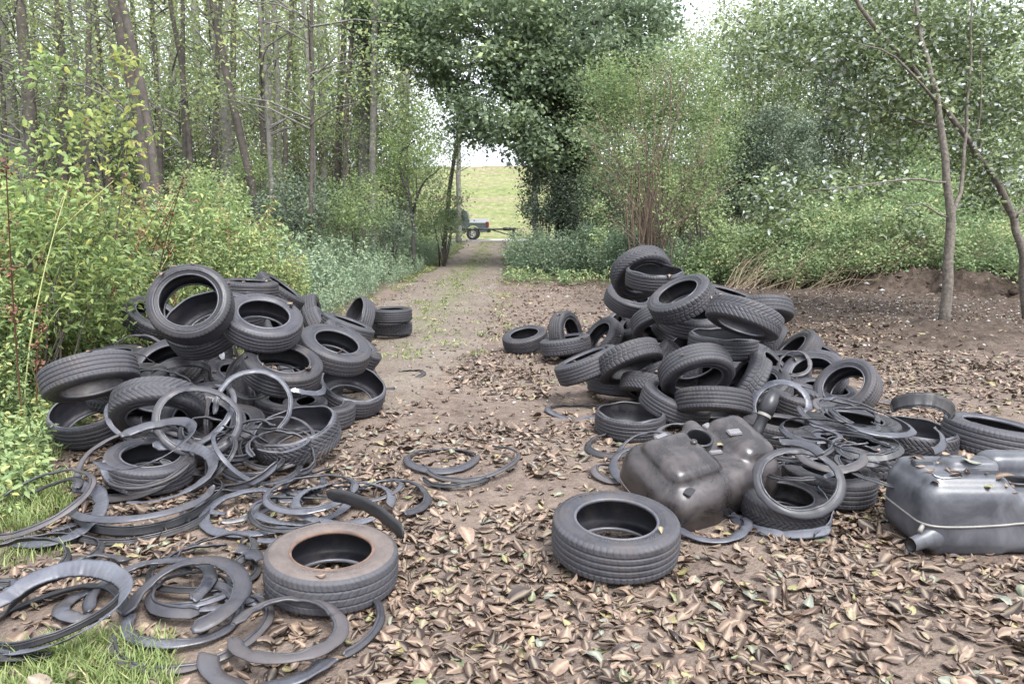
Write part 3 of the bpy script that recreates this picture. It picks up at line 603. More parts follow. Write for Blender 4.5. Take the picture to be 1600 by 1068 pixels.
# ------------------------------------------------------------------ tyre meshes (nominal outer diameter 0.64 m)
KINDS = {'rib': (.205, .63), 'rib2': (.19, .60), 'chev': (.20, .615), 'block': (.20, .62), 'low': (.225, .675)}
def pattern(kind, u, v):
    """groove depth 0..1; u turns around the tyre 0..1, v across -1..1"""
    g = np.zeros_like(u)
    def groove(c, wd): return np.clip(2.2 - 1.6 * np.abs(v - c) / wd, 0, 1)
    def lat(k, sl, wd, ph=0):
        f = (u * k + sl + ph) % 1.0
        return np.clip(1.5 - np.abs(f - .5) / wd, 0, 1)
    if kind in ('rib', 'low'):
        for c in (-.52, -.17, .17, .52): g = np.maximum(g, groove(c, .045))
        g = np.maximum(g, .75 * lat(64, .25 * v, .09) * (np.abs(v) > .6))
        g = np.maximum(g, .35 * lat(64, .5 * v, .09, .3) * (np.abs(v) < .5))
    elif kind == 'rib2':
        for c in (-.45, 0, .45): g = np.maximum(g, .9 * groove(c, .04))
        g = np.maximum(g, .6 * lat(72, .9 * v, .10) * (np.abs(v) > .5))
        g = np.maximum(g, .45 * lat(48, -1.2 * v, .10) * (np.abs(v) < .42))
    elif kind == 'chev':
        g = np.maximum(g, lat(46, 2.4 * np.abs(v), .13))
        g = np.maximum(g, .8 * groove(.33, .035)); g = np.maximum(g, .8 * groove(-.33, .035))
        g = np.maximum(g, .4 * lat(92, 3.4 * np.abs(v), .12, .2))
    else:
        for c in (-.36, .36): g = np.maximum(g, groove(c + .05 * np.sign(np.sin(u * 2 * np.pi * 44)), .05))
        g = np.maximum(g, lat(44, .5 * v, .11) * (np.abs(v) > .36)); g = np.maximum(g, .9 * lat(44, -.7 * v, .10, .5) * (np.abs(v) < .36))
        g = np.maximum(g, groove(0, .035))
    return g
TM = {}
U_ = random.uniform
def tyre_meshes(kind):
    if kind in TM: return TM[kind]
    W, hr = KINDS[kind]; R = .32; r0 = R * hr; tw = .455 * W
    nu, nv = 400, 58
    u = np.arange(nu) / nu; v = np.linspace(-1, 1, nv); U, Vv = np.meshgrid(u, v, indexing='ij')
    base = R - .007 * Vv ** 2 - .018 * np.clip((np.abs(Vv) - .8) / .2, 0, 1) ** 2
    r = base - .0062 * pattern(kind, U, Vv)
    A = 2 * np.pi * U
    V = np.stack([r * np.cos(A), r * np.sin(A), Vv * tw], -1).reshape(-1, 3)
    i = np.arange(nu)[:, None]; i2 = (i + 1) % nu; j = np.arange(nv - 1)[None]
    Q = np.stack([i * nv + j, i2 * nv + j, i2 * nv + j + 1, i * nv + j + 1], -1).reshape(-1, 4)
    tread = mk('tread', V, Q, None, M_TREAD, None, False, link=False)
    rs = R - .024
    mid = (rs + r0) / 2
    pr = [(rs - .0005, tw - .001), (rs - .008, tw + .003), (rs - .016, .488 * W), (rs - .02, .492 * W), (rs - .024, .487 * W), (mid + .012, .503 * W), (mid, .505 * W), (mid - .012, .497 * W),
          (r0 + .030, .475 * W), (r0 + .026, .478 * W), (r0 + .022, .466 * W), (r0 + .010, .44 * W), (r0 + .002, .425 * W)]
    Vs, Qs = lathe(pr, 120)
    gw = Geo(); gw.add(Vs, Qs)
    for st_a in (.3, 3.5):
        a_ = st_a
        while a_ < st_a + 1.5:
            da = U_(.022, .05)
            for (ra, rb) in ((mid - .011, mid + .011),) if U_(0, 1) < .6 else ((mid - .011, mid - .004), (mid + .004, mid + .011)):
                c_ = [(ra, a_), (rb, a_), (rb, a_ + da * .55), (ra, a_ + da * .55)]; h_ = .5055 * W
                bv = np.array([[q * math.cos(w_), q * math.sin(w_), h_ - .003] for q, w_ in c_] + [[q * math.cos(w_), q * math.sin(w_), h_ + .0012] for q, w_ in c_])
                gw.add(bv, [[4, 7, 6, 5], [0, 4, 5, 1], [1, 5, 6, 2], [2, 6, 7, 3], [3, 7, 4, 0]])
            a_ += da
    Vs, Qs, _, _ = gw.arrays()
    wall = mk('sidewall', Vs, Qs, None, M_WALL, None, True, link=False)
    a = np.linspace(0, 2 * np.pi, 10, endpoint=False)
    bead = mk('bead', *lathe(np.stack([r0 + .004 + .0085 * np.cos(a), .412 * W + .010 * np.sin(a)], 1), 96, True), None, M_BEAD, None, True, link=False)
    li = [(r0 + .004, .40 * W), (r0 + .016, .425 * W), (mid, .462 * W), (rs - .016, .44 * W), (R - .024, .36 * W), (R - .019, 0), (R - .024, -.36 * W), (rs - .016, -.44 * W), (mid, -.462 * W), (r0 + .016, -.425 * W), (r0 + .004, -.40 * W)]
    Vl, Ql = lathe(li, 96); liner = mk('inner_liner', Vl, Ql[:, ::-1], None, M_INNER_SHADE, None, True, link=False)
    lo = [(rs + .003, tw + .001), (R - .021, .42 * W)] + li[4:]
    Vl, Ql = lathe(lo, 96); liner_o = mk('inner_liner', Vl, Ql[:, ::-1], None, M_INNER_SHADE, None, True, link=False)
    ce = [(rs + .006, tw - .002), (rs - .002, tw + .007), (rs - .012, tw + .009), (rs - .013, tw - .001), (R - .027, .40 * W)]
    Vc, Qc = lathe(ce, 120)
    aa = np.arctan2(Vc[:, 1], Vc[:, 0]); Vc[:, 2] += .004 * np.sin(aa * 7 + 1) + .005 * np.sin(aa * 3)
    cut = mk('cut_edge', Vc, Qc, None, M_BEAD, None, True, link=False)
    TM[kind] = dict(tread=tread, wall=wall, bead=bead, liner=liner, liner_o=liner_o, cut=cut, W=W, r0=r0)
    return TM[kind]

def place(cx, cy, dia, phi, ratio, key, D, z=None, tilt=(0, 0)):
    if ratio is None:
        n = np.array([tilt[0], tilt[1], 1.]); n /= np.linalg.norm(n)
    else: n = ellipse_axis(cx, cy, phi, ratio)
    if z is not None: P = at_z(cx, cy, z); dep = float(np.dot(P - CAM, FWD))
    else:
        dep = DEPTHS.get(key) or F * D / dia
        P = at_depth(cx, cy, dep)
    return P, n, dia * dep / F

def make_tyre(row):
    key, label, cx, cy, dia, phi, ratio, kind, op = row
    P, n, D = place(cx, cy, dia, phi, ratio, key, op.get('D', .62), op.get('z'))
    t = tyre_meshes(kind); s = D / .64
    C = P - n * (.46 * t['W'] * s)
    low = C[2] - (.32 * s * math.sqrt(max(0, 1 - n[2] ** 2)) + .5 * t['W'] * s * abs(n[2]))
    C = C + np.array([0, 0, max(0, .0 - low)])
    root = empty('car_tyre')
    sq = op.get('sq', (1, 1, 1))
    setmat(root, frame_for(n, cx, cy, random.uniform(0, 50)), C, [s * q for q in sq])
    tag(root, label, 'tyre', 'single tyres lying apart' if key in ('L24', 'R36', 'R37', 'R1') else ('stack of two tyres' if key[0] == 'S' else (GL if key[0] == 'L' else GR)))
    put('tread', t['tread'], root)
    for sgn in (1, -1):
        if sgn > 0 and op.get('open'):
            put('cut_edge', t['cut'], root); continue
        wl = put('sidewall', t['wall'], root); bd = put('bead', t['bead'], wl)
        if sgn < 0: wl.rotation_euler = (math.pi, 0, 0)
        if op.get('rust') and sgn > 0:
            m2 = t['wall'].copy(); m2.materials[0] = M_RUSTW; wl.data = m2
            m3 = t['bead'].copy(); m3.materials[0] = M_RUST; bd.data = m3
            wl['label'] = 'rust stained sidewall'; bd['label'] = 'orange rusty bead'
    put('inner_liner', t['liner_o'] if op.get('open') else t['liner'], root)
    if op.get('sticker'):
        V, Q = box(.002, .05, .035, (.3205, 0, .03))
        mk('sticker', V, Q, None, simple('sticker_paper', (.75, .62, .25), .6), parent=root)
    sh = rng.random()
    for c in root.children_recursive: c['shade'] = sh
    return root
for row in TY: make_tyre(row)

# ------------------------------------------------------------------ rings and strips cut from tyres
def ring_mesh(R, w, cone, a0, arc, style, lift=0., bead=True):
    seg = max(24, int(arc / 360 * (220 if style == 'ribbed' else 120)))
    closed = arc >= 359.9
    t = np.radians(a0 + np.linspace(0, arc, seg + (0 if closed else 1), endpoint=not closed))
    q = np.linspace(0, 1, len(t))
    ph = rng.uniform(0, 6.3); amp = rng.uniform(.006, .017)
    be = np.radians(cone + (0 if closed else rng.uniform(-8, 8)) * np.sin(q * 3.1 + ph))
    Rt = R * (1 + rng.uniform(.02, .07) * np.sin(2 * t + ph) + (0 if closed else .04 * (q - .5) * rng.uniform(-1, 1)))
    wt = w * (1 + .10 * np.sin(t * 1.7 + ph * 2)) * (1 if closed else np.clip(.35 + 22 * np.minimum(q, 1 - q), 0, 1))
    rag = vnoise(t * 5 + ph * 9, t * 0 + 3.3, 17) - .5; rag2 = vnoise(t * 26 + ph * 9, t * 0 + 7.7, 18) - .5
    wt = wt * (1 + .22 * rag + .09 * rag2); Rt = Rt * (1 + .035 * rag); be = be + .25 * rag
    zt = amp * np.sin(2 * t + ph * 1.3) + lift * q + .012 * rag
    ss = np.array([0, .12, .25, .4, .6, .8, 1.0])
    bul = {'wall': .16, 'smooth': .11, 'ribbed': .07, 'dark': .04}[style]
    topp = bul * np.sin(ss * np.pi); th = np.interp(ss, [0, .2, 1], [.010, .008, .0045])
    if style == 'wall': topp = topp + np.array([.05, .10, 0, .03, .0, .0, 0])
    prof_s = np.concatenate([ss, ss[::-1]]); m = len(prof_s)
    H = np.concatenate([topp * w, (topp * w - th)[::-1]])
    rin = Rt - wt * np.cos(be)
    S = prof_s[None] * wt[:, None]; Hh = np.broadcast_to(H[None], S.shape).copy()
    if style == 'ribbed':
        Hh[:, 1:6] += .0028 * ((np.arange(len(t)) % 4) < 2)[:, None]
    cb, sb = np.cos(be)[:, None], np.sin(be)[:, None]
    rad = rin[:, None] + S * cb - Hh * sb; zz = zt[:, None] - S * sb + Hh * cb
    V = np.stack([rad * np.cos(t)[:, None], rad * np.sin(t)[:, None], zz], -1).reshape(-1, 3)
    nt_ = len(t); i = np.arange(nt_ if closed else nt_ - 1)[:, None]; i2 = (i + 1) % nt_; j = np.arange(m)[None]; j2 = (j + 1) % m
    Q = np.stack([i * m + j, i2 * m + j, i2 * m + j2, i * m + j2], -1).reshape(-1, 4)
    if not closed:
        h = len(ss); e = []
        for b in (0, (nt_ - 1) * m):
            for k in range(h - 1): e.append([b + k, b + k + 1, b + m - 2 - k, b + m - 1 - k])
        Q = np.vstack([Q, e])
    path = np.stack([rin * np.cos(t), rin * np.sin(t), zt + .002], -1)
    if closed: path = np.vstack([path, path[:2]])
    return V, Q, path

M_OF = {'wall': [M_WALL, M_BROWN, M_SMOOTH], 'smooth': [M_SMOOTH], 'ribbed': [M_RIB], 'dark': [M_DARK]}
for k in range(14):       # more of the same thin rings lost in the tangle at the front of the left heap
    cx, cy = rng.uniform(175, 470), rng.uniform(575, 745); dep = np.interp(cy, [540, 600, 650, 700, 760], [6.25, 5.7, 5.2, 4.9, 4.62]); D = rng.uniform(.42, .6)
    DEPTHS['X%d' % k] = dep
    RG.append(('CX%d' % k, 'thin black rubber ring lost in the tangle at the front of the left heap', cx, cy, D * F / dep, rng.uniform(-45, 60), rng.uniform(.35, .8), rng.uniform(0, 360), rng.uniform(240, 345), rng.uniform(.026, .055), rng.uniform(5, 60), ['wall', 'dark', 'smooth'][k % 3], {}))
    DEPTHS['CX%d' % k] = dep
for k in range(16):
    cx, cy = ((rng.uniform(10, 330), rng.uniform(870, 985)) if k % 2 else (rng.uniform(340, 640), rng.uniform(745, 815)))
    RG.append(('CY%d' % k, 'thin dark rubber strip lying loose among the left cuttings', cx, cy, rng.uniform(120, 210) * (cy - 345) / 520, 0, None, rng.uniform(0, 360), rng.uniform(120, 330), rng.uniform(.02, .05), rng.uniform(-10, 60), ['dark', 'wall', 'smooth', 'dark'][k % 4], {'z': rng.uniform(.03, .09)}))
for k in range(12):
    cx, cy = rng.uniform(1215, 1410), rng.uniform(628, 740)
    RG.append(('DX%d' % k, 'thin dark rubber strip lying over the tyres between the two tanks', cx, cy, rng.uniform(70, 135), rng.uniform(-10, 15), rng.uniform(.22, .34), rng.uniform(0, 360), rng.uniform(150, 320), rng.uniform(.02, .05), rng.uniform(0, 50), ['smooth', 'wall', 'dark'][k % 3], {'z': np.interp(cy, [628, 700, 740], [.36, .30, .26]) + rng.uniform(0, .05)}))
for k, row in enumerate(RG):
    key, label, cx, cy, dia, phi, ratio, a0, arc, bw_, cone, style, op = row
    tl = (rng.uniform(-.05, .05), rng.uniform(-.05, .05))
    P, n, D = place(cx, cy, dia, phi, ratio, key, op.get('D', .58), op.get('z'), tl)
    name = 'cut_tyre_ring' if arc > 230 else 'rubber_strip'
    V, Q, path = ring_mesh(D / 2, bw_ * .90, cone, a0, arc, style, op.get('lift', 0))
    mats = M_OF[style]; mat = mats[k % len(mats)]
    o = mk(name, V, Q, None, mat, None, style != 'ribbed'); o['shade'] = rng.random()
    Rm = frame_for(n, cx, cy)
    lowest = (V @ Rm.T)[:, 2].min() + P[2]
    P = P + np.array([0, 0, max(0, .006 - lowest)])
    setmat(o, Rm, P)
    tag(o, label, 'rubber ring' if arc > 230 else 'rubber strip', CL if key[0] == 'C' else CR)
    if style == 'wall':
        tv = tube(path, .0075, 6, cap=arc < 359)
        mk('bead', tv[0], tv[1], tv[2], M_BEAD if k % 3 else M_SMOOTH, None, True, o)
    elif style == 'dark' and arc > 100:
        tv = tube(path, .005, 5, cap=arc < 359)
        mk('edge', tv[0], tv[1], tv[2], M_SMOOTH, None, True, o)

# dark strip leaning against the rust stained tyre: a curved slab standing on its edge
sp_ = np.array([at_depth(x, y, q) for x, y, q in ((512, 772, 4.12), (540, 776, 4.05), (568, 786, 3.94), (594, 801, 3.82), (615, 819, 3.70), (631, 834, 3.60))])
qq = np.linspace(0, 5, 40); sp_ = np.stack([np.interp(qq, np.arange(6), sp_[:, k]) for k in range(3)], 1)
for _ in range(3): sp_[1:-1] = (sp_[:-2] + sp_[1:-1] * 2 + sp_[2:]) / 4
ctr = sp_.mean(0); tg_ = np.gradient(sp_, axis=0); tg_ /= np.linalg.norm(tg_, axis=1)[:, None]
wd_ = np.array([.25, -.35, .9]); wd_ = wd_ - tg_ * (tg_ @ wd_)[:, None]; wd_ /= np.linalg.norm(wd_, axis=1)[:, None]
nm_ = np.cross(tg_, wd_); hw = (.040 * np.clip(.55 + 9 * np.minimum(qq / 5, 1 - qq / 5), 0, 1))[:, None]
pr_ = [(-1, .004), (-.4, .007), (.4, .007), (1, .004), (1, -.004), (.4, -.003), (-.4, -.003), (-1, -.004)]
sv_ = np.stack([sp_ + wd_ * hw * a_ + nm_ * b_ for a_, b_ in pr_], 1).reshape(-1, 3) - ctr
i_ = np.arange(39)[:, None] * 8; j_ = np.arange(8)[None]; k_ = (j_ + 1) % 8
sq_ = np.vstack([np.stack([i_ + j_, i_ + k_, i_ + 8 + k_, i_ + 8 + j_], -1).reshape(-1, 4), [[0, 7, 6, 1], [1, 6, 5, 2], [2, 5, 4, 3]], np.array([[0, 1, 6, 7], [1, 2, 5, 6], [2, 3, 4, 5]]) + 39 * 8])
so_ = mk('rubber_strip', sv_, sq_, None, M_DARK, None, True); so_.location = ctr; so_['shade'] = .35
tag(so_, 'dark rubber strip leaning up against the rusty rimmed tyre', 'rubber strip', CL)

# ------------------------------------------------------------------ plastic fuel tanks
def blob(name, boxes, voxel, it, mat, parent, hole=None):
    bm = bmesh.new()
    for (sx, sy, sz, x, y, z, bev) in boxes:
        r = bmesh.ops.create_cube(bm, size=1)
        vs = r['verts']
        bmesh.ops.scale(bm, vec=(sx, sy, sz), verts=vs); bmesh.ops.translate(bm, vec=(x, y, z), verts=vs)
        es = list({e for v in vs for e in v.link_edges})
        bmesh.ops.bevel(bm, geom=es, offset=bev, segments=5, profile=.5, affect='EDGES', clamp_overlap=True)
    me = bpy.data.meshes.new(name); bm.to_mesh(me); bm.free()
    o = bpy.data.objects.new(name, me); COL.objects.link(o)
    rm = o.modifiers.new('r', 'REMESH'); rm.mode = 'VOXEL'; rm.voxel_size = voxel
    s = o.modifiers.new('s', 'SMOOTH'); s.iterations = it; s.factor = .5
    hob = None
    if hole:
        (hx, hy, hz, hr, hd) = hole
        V, Q, T = tube([(hx, hy, hz - hd), (hx, hy, hz + .3)], hr, 40)
        hob = mk('hole_cutter', V, Q, T, mat)
        b = o.modifiers.new('b', 'BOOLEAN'); b.object = hob; b.operation = 'DIFFERENCE'; b.solver = 'EXACT'
    dg = bpy.context.evaluated_depsgraph_get(); dg.update()
    m2 = bpy.data.meshes.new_from_object(o.evaluated_get(dg))
    m2.name = name; m2.materials.clear(); m2.materials.append(mat)
    m2.polygons.foreach_set('use_smooth', np.ones(len(m2.polygons), bool))
    bpy.data.objects.remove(o)
    if hob: bpy.data.objects.remove(hob)
    o = put(name, m2, parent); m2.materials.clear(); m2.materials.append(mat)
    return o

def seam(body, z, mat, parent, r=.005, wav=0):
    bm = bmesh.new(); bm.from_mesh(body.data)
    for v in bm.verts:
        if wav: v.co.z += wav * math.sin(v.co.x * 6.5 + .5)
    res = bmesh.ops.bisect_plane(bm, geom=bm.verts[:] + bm.edges[:] + bm.faces[:], plane_co=(0, 0, z), plane_no=(0, 0, 1), clear_inner=True, clear_outer=True)
    ve = {v: [] for v in bm.verts}
    for e in bm.edges: ve[e.verts[0]].append(e.verts[1]); ve[e.verts[1]].append(e.verts[0])
    start = max(bm.verts, key=lambda v: v.co.x); loop = [start]; prev = None; cur = start
    while True:
        nx = [v for v in ve[cur] if v is not prev]
        if not nx: break
        prev, cur = cur, nx[0]
        if cur is start or len(loop) > 5000: break
        loop.append(cur)
    P = np.array([v.co[:] for v in loop]); bm.free()
    if wav: P[:, 2] -= wav * np.sin(P[:, 0] * 6.5 + .5)
    for _ in range(3): P = (np.roll(P, 1, 0) + P + np.roll(P, -1, 0)) / 3
    c = P.mean(0); d = P - c; d[:, 2] = 0; P = P + d / (np.linalg.norm(d, axis=1)[:, None] + 1e-9) * .004
    P = np.vstack([P, P[:2]])
    V, Q, _ = tube(P, r, 6, cap=False)
    return mk('seam', V, Q, None, mat, None, True, parent)

def plastic(name, dark, dust, rough, lo=.42, hi=.66, scale=5):
    m, nt, out = new_mat(name)
    co = objco(nt); n1 = noise(nt, scale, 7, .68, co, .6); n2 = noise(nt, 45, 3, .6, co)
    r = ramp(nt, [(lo, dark), (hi, dust)]); nt.links.new(n1.outputs[0], r.inputs[0])
    rr = ramp(nt, [(.4, (rough,) * 3), (.7, (rough + .3,) * 3)]); nt.links.new(n1.outputs[0], rr.inputs[0])
    pbsdf(nt, out, r.outputs[0], rr.outputs[0], .5, bump(nt, n2.outputs[0], .12, .003))
    return m
M_TANKB = plastic('brown_plastic', (.018, .0155, .0155), (.068, .057, .055), .22, .42, .70)
M_TANKG = plastic('grey_plastic', (0.046, 0.048, 0.055), (0.103, 0.105, 0.114), .30, .40, .68, 4)
M_PAD = simple('pale_pad', (.13, .125, .13), .55)
M_SEAMG = simple('seam_edge', (0.203, 0.191, 0.173), .5)
M_PIPE = simple('black_hose', (.018, .018, .02), .4)

def ringpart(name, x, y, z, r, rt, mat, parent, h=.0):
    a = np.linspace(0, 2 * np.pi, 10, endpoint=False)
    V, Q = lathe(np.stack([r + rt * np.cos(a), h + rt * 1.4 * np.sin(a)], 1), 48, True)
    return mk(name, V + np.array([x, y, z]), Q, None, mat, None, True, parent)

def pad(x, y, z, sx, sy, rot, mat, parent, h=.016):
    bm = bmesh.new(); bmesh.ops.create_cube(bm, size=1); bmesh.ops.scale(bm, vec=(sx, sy, h), verts=bm.verts)
    bmesh.ops.bevel(bm, geom=bm.edges[:], offset=.005, segments=2, affect='EDGES')
    me = bpy.data.meshes.new('mounting_pad'); bm.to_mesh(me); bm.free(); me.materials.append(mat)
    o = put('mounting_pad', me, parent); o.location = (x, y, z); o.rotation_euler = (0, 0, rot); return o

# brown tank: tipped against the rings, top face to the camera
tb = empty('fuel_tank')
nb = ellipse_axis(1085, 722, 14, .62)
Pb = at_depth(1100, 738, 4.40)
setmat(tb, frame_for(nb, 1098, 742, 22), Pb - nb * .02, 1.04)
tag(tb, 'brown plastic fuel tank tipped up by the lone tyre, pale pads on top', 'fuel tank')
bt = blob('body', [(.44, .58, .36, -.21, .0, -.02, .13), (.42, .54, .35, .22, .02, -.02, .13), (.54, .54, .375, .02, .01, -.02, .13),
                   (.34, .36, .14, -.19, .02, .15, .06), (.26, .38, .16, .26, .04, .14, .07), (.10, .16, .10, .05, .20, .15, .04)], .012, 20, M_TANKB, tb, (-.01, .10, .15, .070, .30))
def top_z(o, x, y):
    hit, loc, no, ix = o.ray_cast(Vector((x, y, 1)), Vector((0, 0, -1))); return loc.z if hit else .15
seam(bt, -.085, simple('brown_seam', (.13, .105, .09), .45), tb, .0045, .02)
zt_ = top_z(bt, -.10, .10)
def neck(x, y, z0, z1, r, mat, parent):
    V, Q = lathe([(r + .002, z0), (r + .013, z0), (r + .013, z1 - .022), (r + .008, z1 - .019), (r + .008, z1 - .012), (r + .013, z1 - .009), (r + .012, z1 - .001), (r + .006, z1 + .003), (r - .002, z1), (r - .0035, z1 - .012), (r - .0035, z0)], 56)
    return mk('neck', V + np.array([x, y, 0]), Q, None, mat, None, True, parent)
neck(-.01, .10, -.10, zt_ - .012, .070, M_PIPE, tb)  # black wall carried down inside, painting the shade of the opening
for (x, y, sx, sy, rt) in ((-.22, .18, .085, .035, .1), (.03, -.01, .08, .030, -.2), (.14, .20, .055, .04, .2), (.20, .05, .085, .05, -.2)):
    pad(x, y, top_z(bt, x, y) + .004, sx, sy, rt, M_PAD, tb)
kz = top_z(bt, -.085, .10)
kv = tube([(-.085, .06, kz - .01), (-.085, .06, kz + .014)], .018, 20); mk('plug', kv[0], kv[1], kv[2], M_TANKB, None, True, tb)
lb = pad(-.30, -.20, top_z(bt, -.30, -.20) + .006, .07, .045, .5, M_DARK, tb, .006); lb.name = 'rating_label'
# filler hose standing up behind its right shoulder
fh = Geo()
base = at_depth(1180, 680, 4.7); tip = at_depth(1210, 612, 4.75)
Mi = np.array(tb.matrix_world.inverted())
def to_l(p): q = Mi @ np.array([*p, 1]); return q[:3]
b0, t0 = to_l(base), to_l(tip); ax = (t0 - b0)
hp = [b0 - .4 * ax, b0 + .15 * ax, b0 + .4 * ax, b0 + .42 * ax, b0 + .50 * ax, b0 + .52 * ax, b0 + .85 * ax, b0 + .87 * ax, t0]
hv = tube(hp, [.040, .036, .034, .040, .040, .050, .046, .040, .038], 24)
fo = mk('filler_hose', hv[0], hv[1], hv[2], M_PIPE, None, True, tb)
cl = tube([b0 + .43 * ax, b0 + .49 * ax], .0425, 24, cap=False); mk('hose_clip', cl[0], cl[1], None, M_SEAMG, None, True, fo)

# grey tank at the right edge
tg = empty('fuel_tank')
Pg = at_z(1420, 872, 0.0); Pg = np.array([2.06, 3.52, 0])
tg.location = Pg; tg.rotation_euler = (0, 0, math.radians(-1)); tg.scale = (1, .8, 1.02)
tag(tg, 'grey plastic fuel tank lying in the leaves at the right edge', 'fuel tank')
bg = blob('body', [(.50, .58, .36, .27, .31, .195, .085), (.70, .52, .31, .75, .29, .17, .075), (.42, .50, .16, .27, .33, .33, .055), (.26, .18, .10, .35, .31, .405, .03),
                   (.55, .22, .20, .78, .52, .34, .075), (.30, .5, .2, .98, .3, .30, .07), (.40, .48, .10, .27, .28, .06, .035)], .0125, 8, M_TANKG, tg, (.60, .30, .33, .085, .16))
seam(bg, .185, M_SEAMG, tg, .006, .012)
zg = top_z(bg, .60, .20)
neck(.60, .30, .16, zg + .02, .085, M_PIPE, tg)  # again a black lining, so the opening's darkness comes from colour
sv = tube([(.12, .10, .105), (.06, .055, .10), (.035, .04, .098), (-.035, .005, .088), (-.05, -.002, .086)], [.075, .062, .042, .036, .038], 28, cap=False)
sp = mk('spout', sv[0], sv[1], None, M_TANKG, None, True, tg)
iv = tube([(-.049, -.002, .086), (.02, .033, .096)], [.031, .031], 24); mk('shade_plug', iv[0], iv[1][:, ::-1], iv[2], M_DARK, None, True, sp)  # black capped insert painted in for the dark hollow of the spout
tv = tube([(.0, .02, .15), (.03, .06, .165), (.055, .09, .17)], .012, 12); mk('vent_nipple', tv[0], tv[1], tv[2], M_SEAMG, None, True, tg)
cv = tube([(.10, .16, top_z(bg, .10, .16) + .004), (.10, .12, top_z(bg, .1, .12) + .006), (.13, .10, top_z(bg, .13, .10) + .006), (.22, .11, top_z(bg, .22, .11) + .005)], .004, 6)
mk('wire_clip', cv[0], cv[1], cv[2], simple('steel_wire', (.5, .5, .52), .35, .8), None, True, tg)
for (x, y, sx, sy) in ((.36, .18, .16, .05), (.13, .36, .10, .06)):
    pad(x, y, top_z(bg, x, y) + .003, sx, sy, .05, M_TANKG, tg, .03)
# ------------------------------------------------------------------ pickup truck and barrier at the far end of the track
M_PAINT = simple('green_grey_paint', (.095, .115, .118), .25, .2, var=.1)
M_LID = simple('silver_cover', (.62, .64, .67), .25, .3, var=.06)
M_BLK = simple('black_trim', (.02, .02, .022), .5)
m_glass, nt, out = new_mat('tinted_glass'); pbsdf(nt, out, (.03, .035, .04), .05, .8)
m_lamp, nt, out = new_mat('red_lens'); pbsdf(nt, out, (.16, .02, .02), .2, .6)
M_ALU = simple('alloy', (.35, .35, .36), .35, .7)
tr = empty('pickup_truck', (-1.58, 49.4, float(gh(np.array([-2.1]), np.array([49.6]))[0]) + .02)); tr.scale = (1.08, 1.08, 1.12)
tag(tr, 'dark green pickup truck with silver bed cover parked across the end of the track', 'truck')
def prism(name, pts, y0, y1, mat, parent, bev=.03):
    bm = bmesh.new(); vs = [bm.verts.new((x, y0, z)) for x, z in pts]; f = bm.faces.new(vs)
    r = bmesh.ops.extrude_face_region(bm, geom=[f]); bmesh.ops.translate(bm, vec=(0, y1 - y0, 0), verts=[v for v in r['geom'] if isinstance(v, bmesh.types.BMVert)])
    bmesh.ops.recalc_face_normals(bm, faces=bm.faces)
    if bev: bmesh.ops.bevel(bm, geom=bm.edges[:], offset=bev, segments=2, affect='EDGES', clamp_overlap=True)
    me = bpy.data.meshes.new(name); bm.to_mesh(me); bm.free(); me.materials.append(mat)
    return put(name, me, parent)
arch = [(-.95 + .47 * math.cos(a), .40 + .47 * math.sin(a)) for a in np.linspace(math.pi - .1, .1, 14)]
arch2 = [(x - 3.25, z) for x, z in arch]
prism('body', [(-5.35, .55), (-5.30, .95), (-4.95, 1.08), (-3.85, 1.12), (-3.72, 1.12), (-1.75, 1.12), (0, 1.18), (.02, .60), (-.12, .48)] + [(x, z) for x, z in arch[::-1]] + [(-1.5, .42), (-3.65, .42)] + [(x, z) for x, z in arch2[::-1]] + [(-4.75, .48)], 0, 1.85, M_PAINT, tr, .02)
prism('cab', [(-3.6, 1.08), (-2.95, 1.70), (-2.75, 1.76), (-1.50, 1.76), (-1.30, 1.70), (-1.16, 1.08)], .12, 1.73, M_PAINT, tr, .04)
prism('window', [(-3.25, 1.18), (-2.85, 1.64), (-2.35, 1.67), (-2.35, 1.18)], .105, .13, m_glass, tr, 0)
prism('window', [(-2.25, 1.18), (-2.25, 1.67), (-1.55, 1.67), (-1.38, 1.18)], .105, .13, m_glass, tr, 0)
prism('bed_cover', [(-1.17, .99), (-1.17, 1.25), (-.06, 1.26), (.03, 1.22), (.03, .99)], -.015, 1.865, M_LID, tr, .03)
prism('bumper', [(-.08, .44), (.14, .46), (.14, .62), (-.08, .62)], .05, 1.8, M_BLK, tr, .02)
prism('tail_light', [(-.14, .80), (.045, .80), (.045, 1.08), (-.14, 1.08)], -.03, .1, m_lamp, tr, .01)
prism('door', [(-3.55, .52), (-3.62, 1.10), (-2.68, 1.10), (-2.68, .52)], -.006, .05, M_PAINT, tr, .01)
for wx in (-.95, -4.2):
    for wy in (.12, 1.73):
        wv, wq = lathe([(.22, -.11), (.35, -.11), (.38, -.08), (.385, 0), (.38, .08), (.35, .11), (.22, .11)], 40)
        wh = mk('wheel', wv, wq, None, M_BLK, None, True, tr); wh.location = (wx, wy, .385); wh.rotation_euler = (math.pi / 2, 0, 0)
        g_ = Geo(); v_, q_ = lathe([(.225, .10), (.21, .06), (.19, .05)], 30); g_.add(v_, q_)
        for a in range(6):
            v_, q_ = box(.2, .05, .03, (.11, 0, .055)); c_, s_ = math.cos(a * math.pi / 3), math.sin(a * math.pi / 3)
            g_.add(v_ @ np.array([[c_, s_, 0], [-s_, c_, 0], [0, 0, 1]]), q_)
        v_, q_, t_ = tube([(0, 0, .02), (0, 0, .075)], .05, 16); g_.add(v_, q_, t_)
        g_.build('rim', M_ALU, wh)

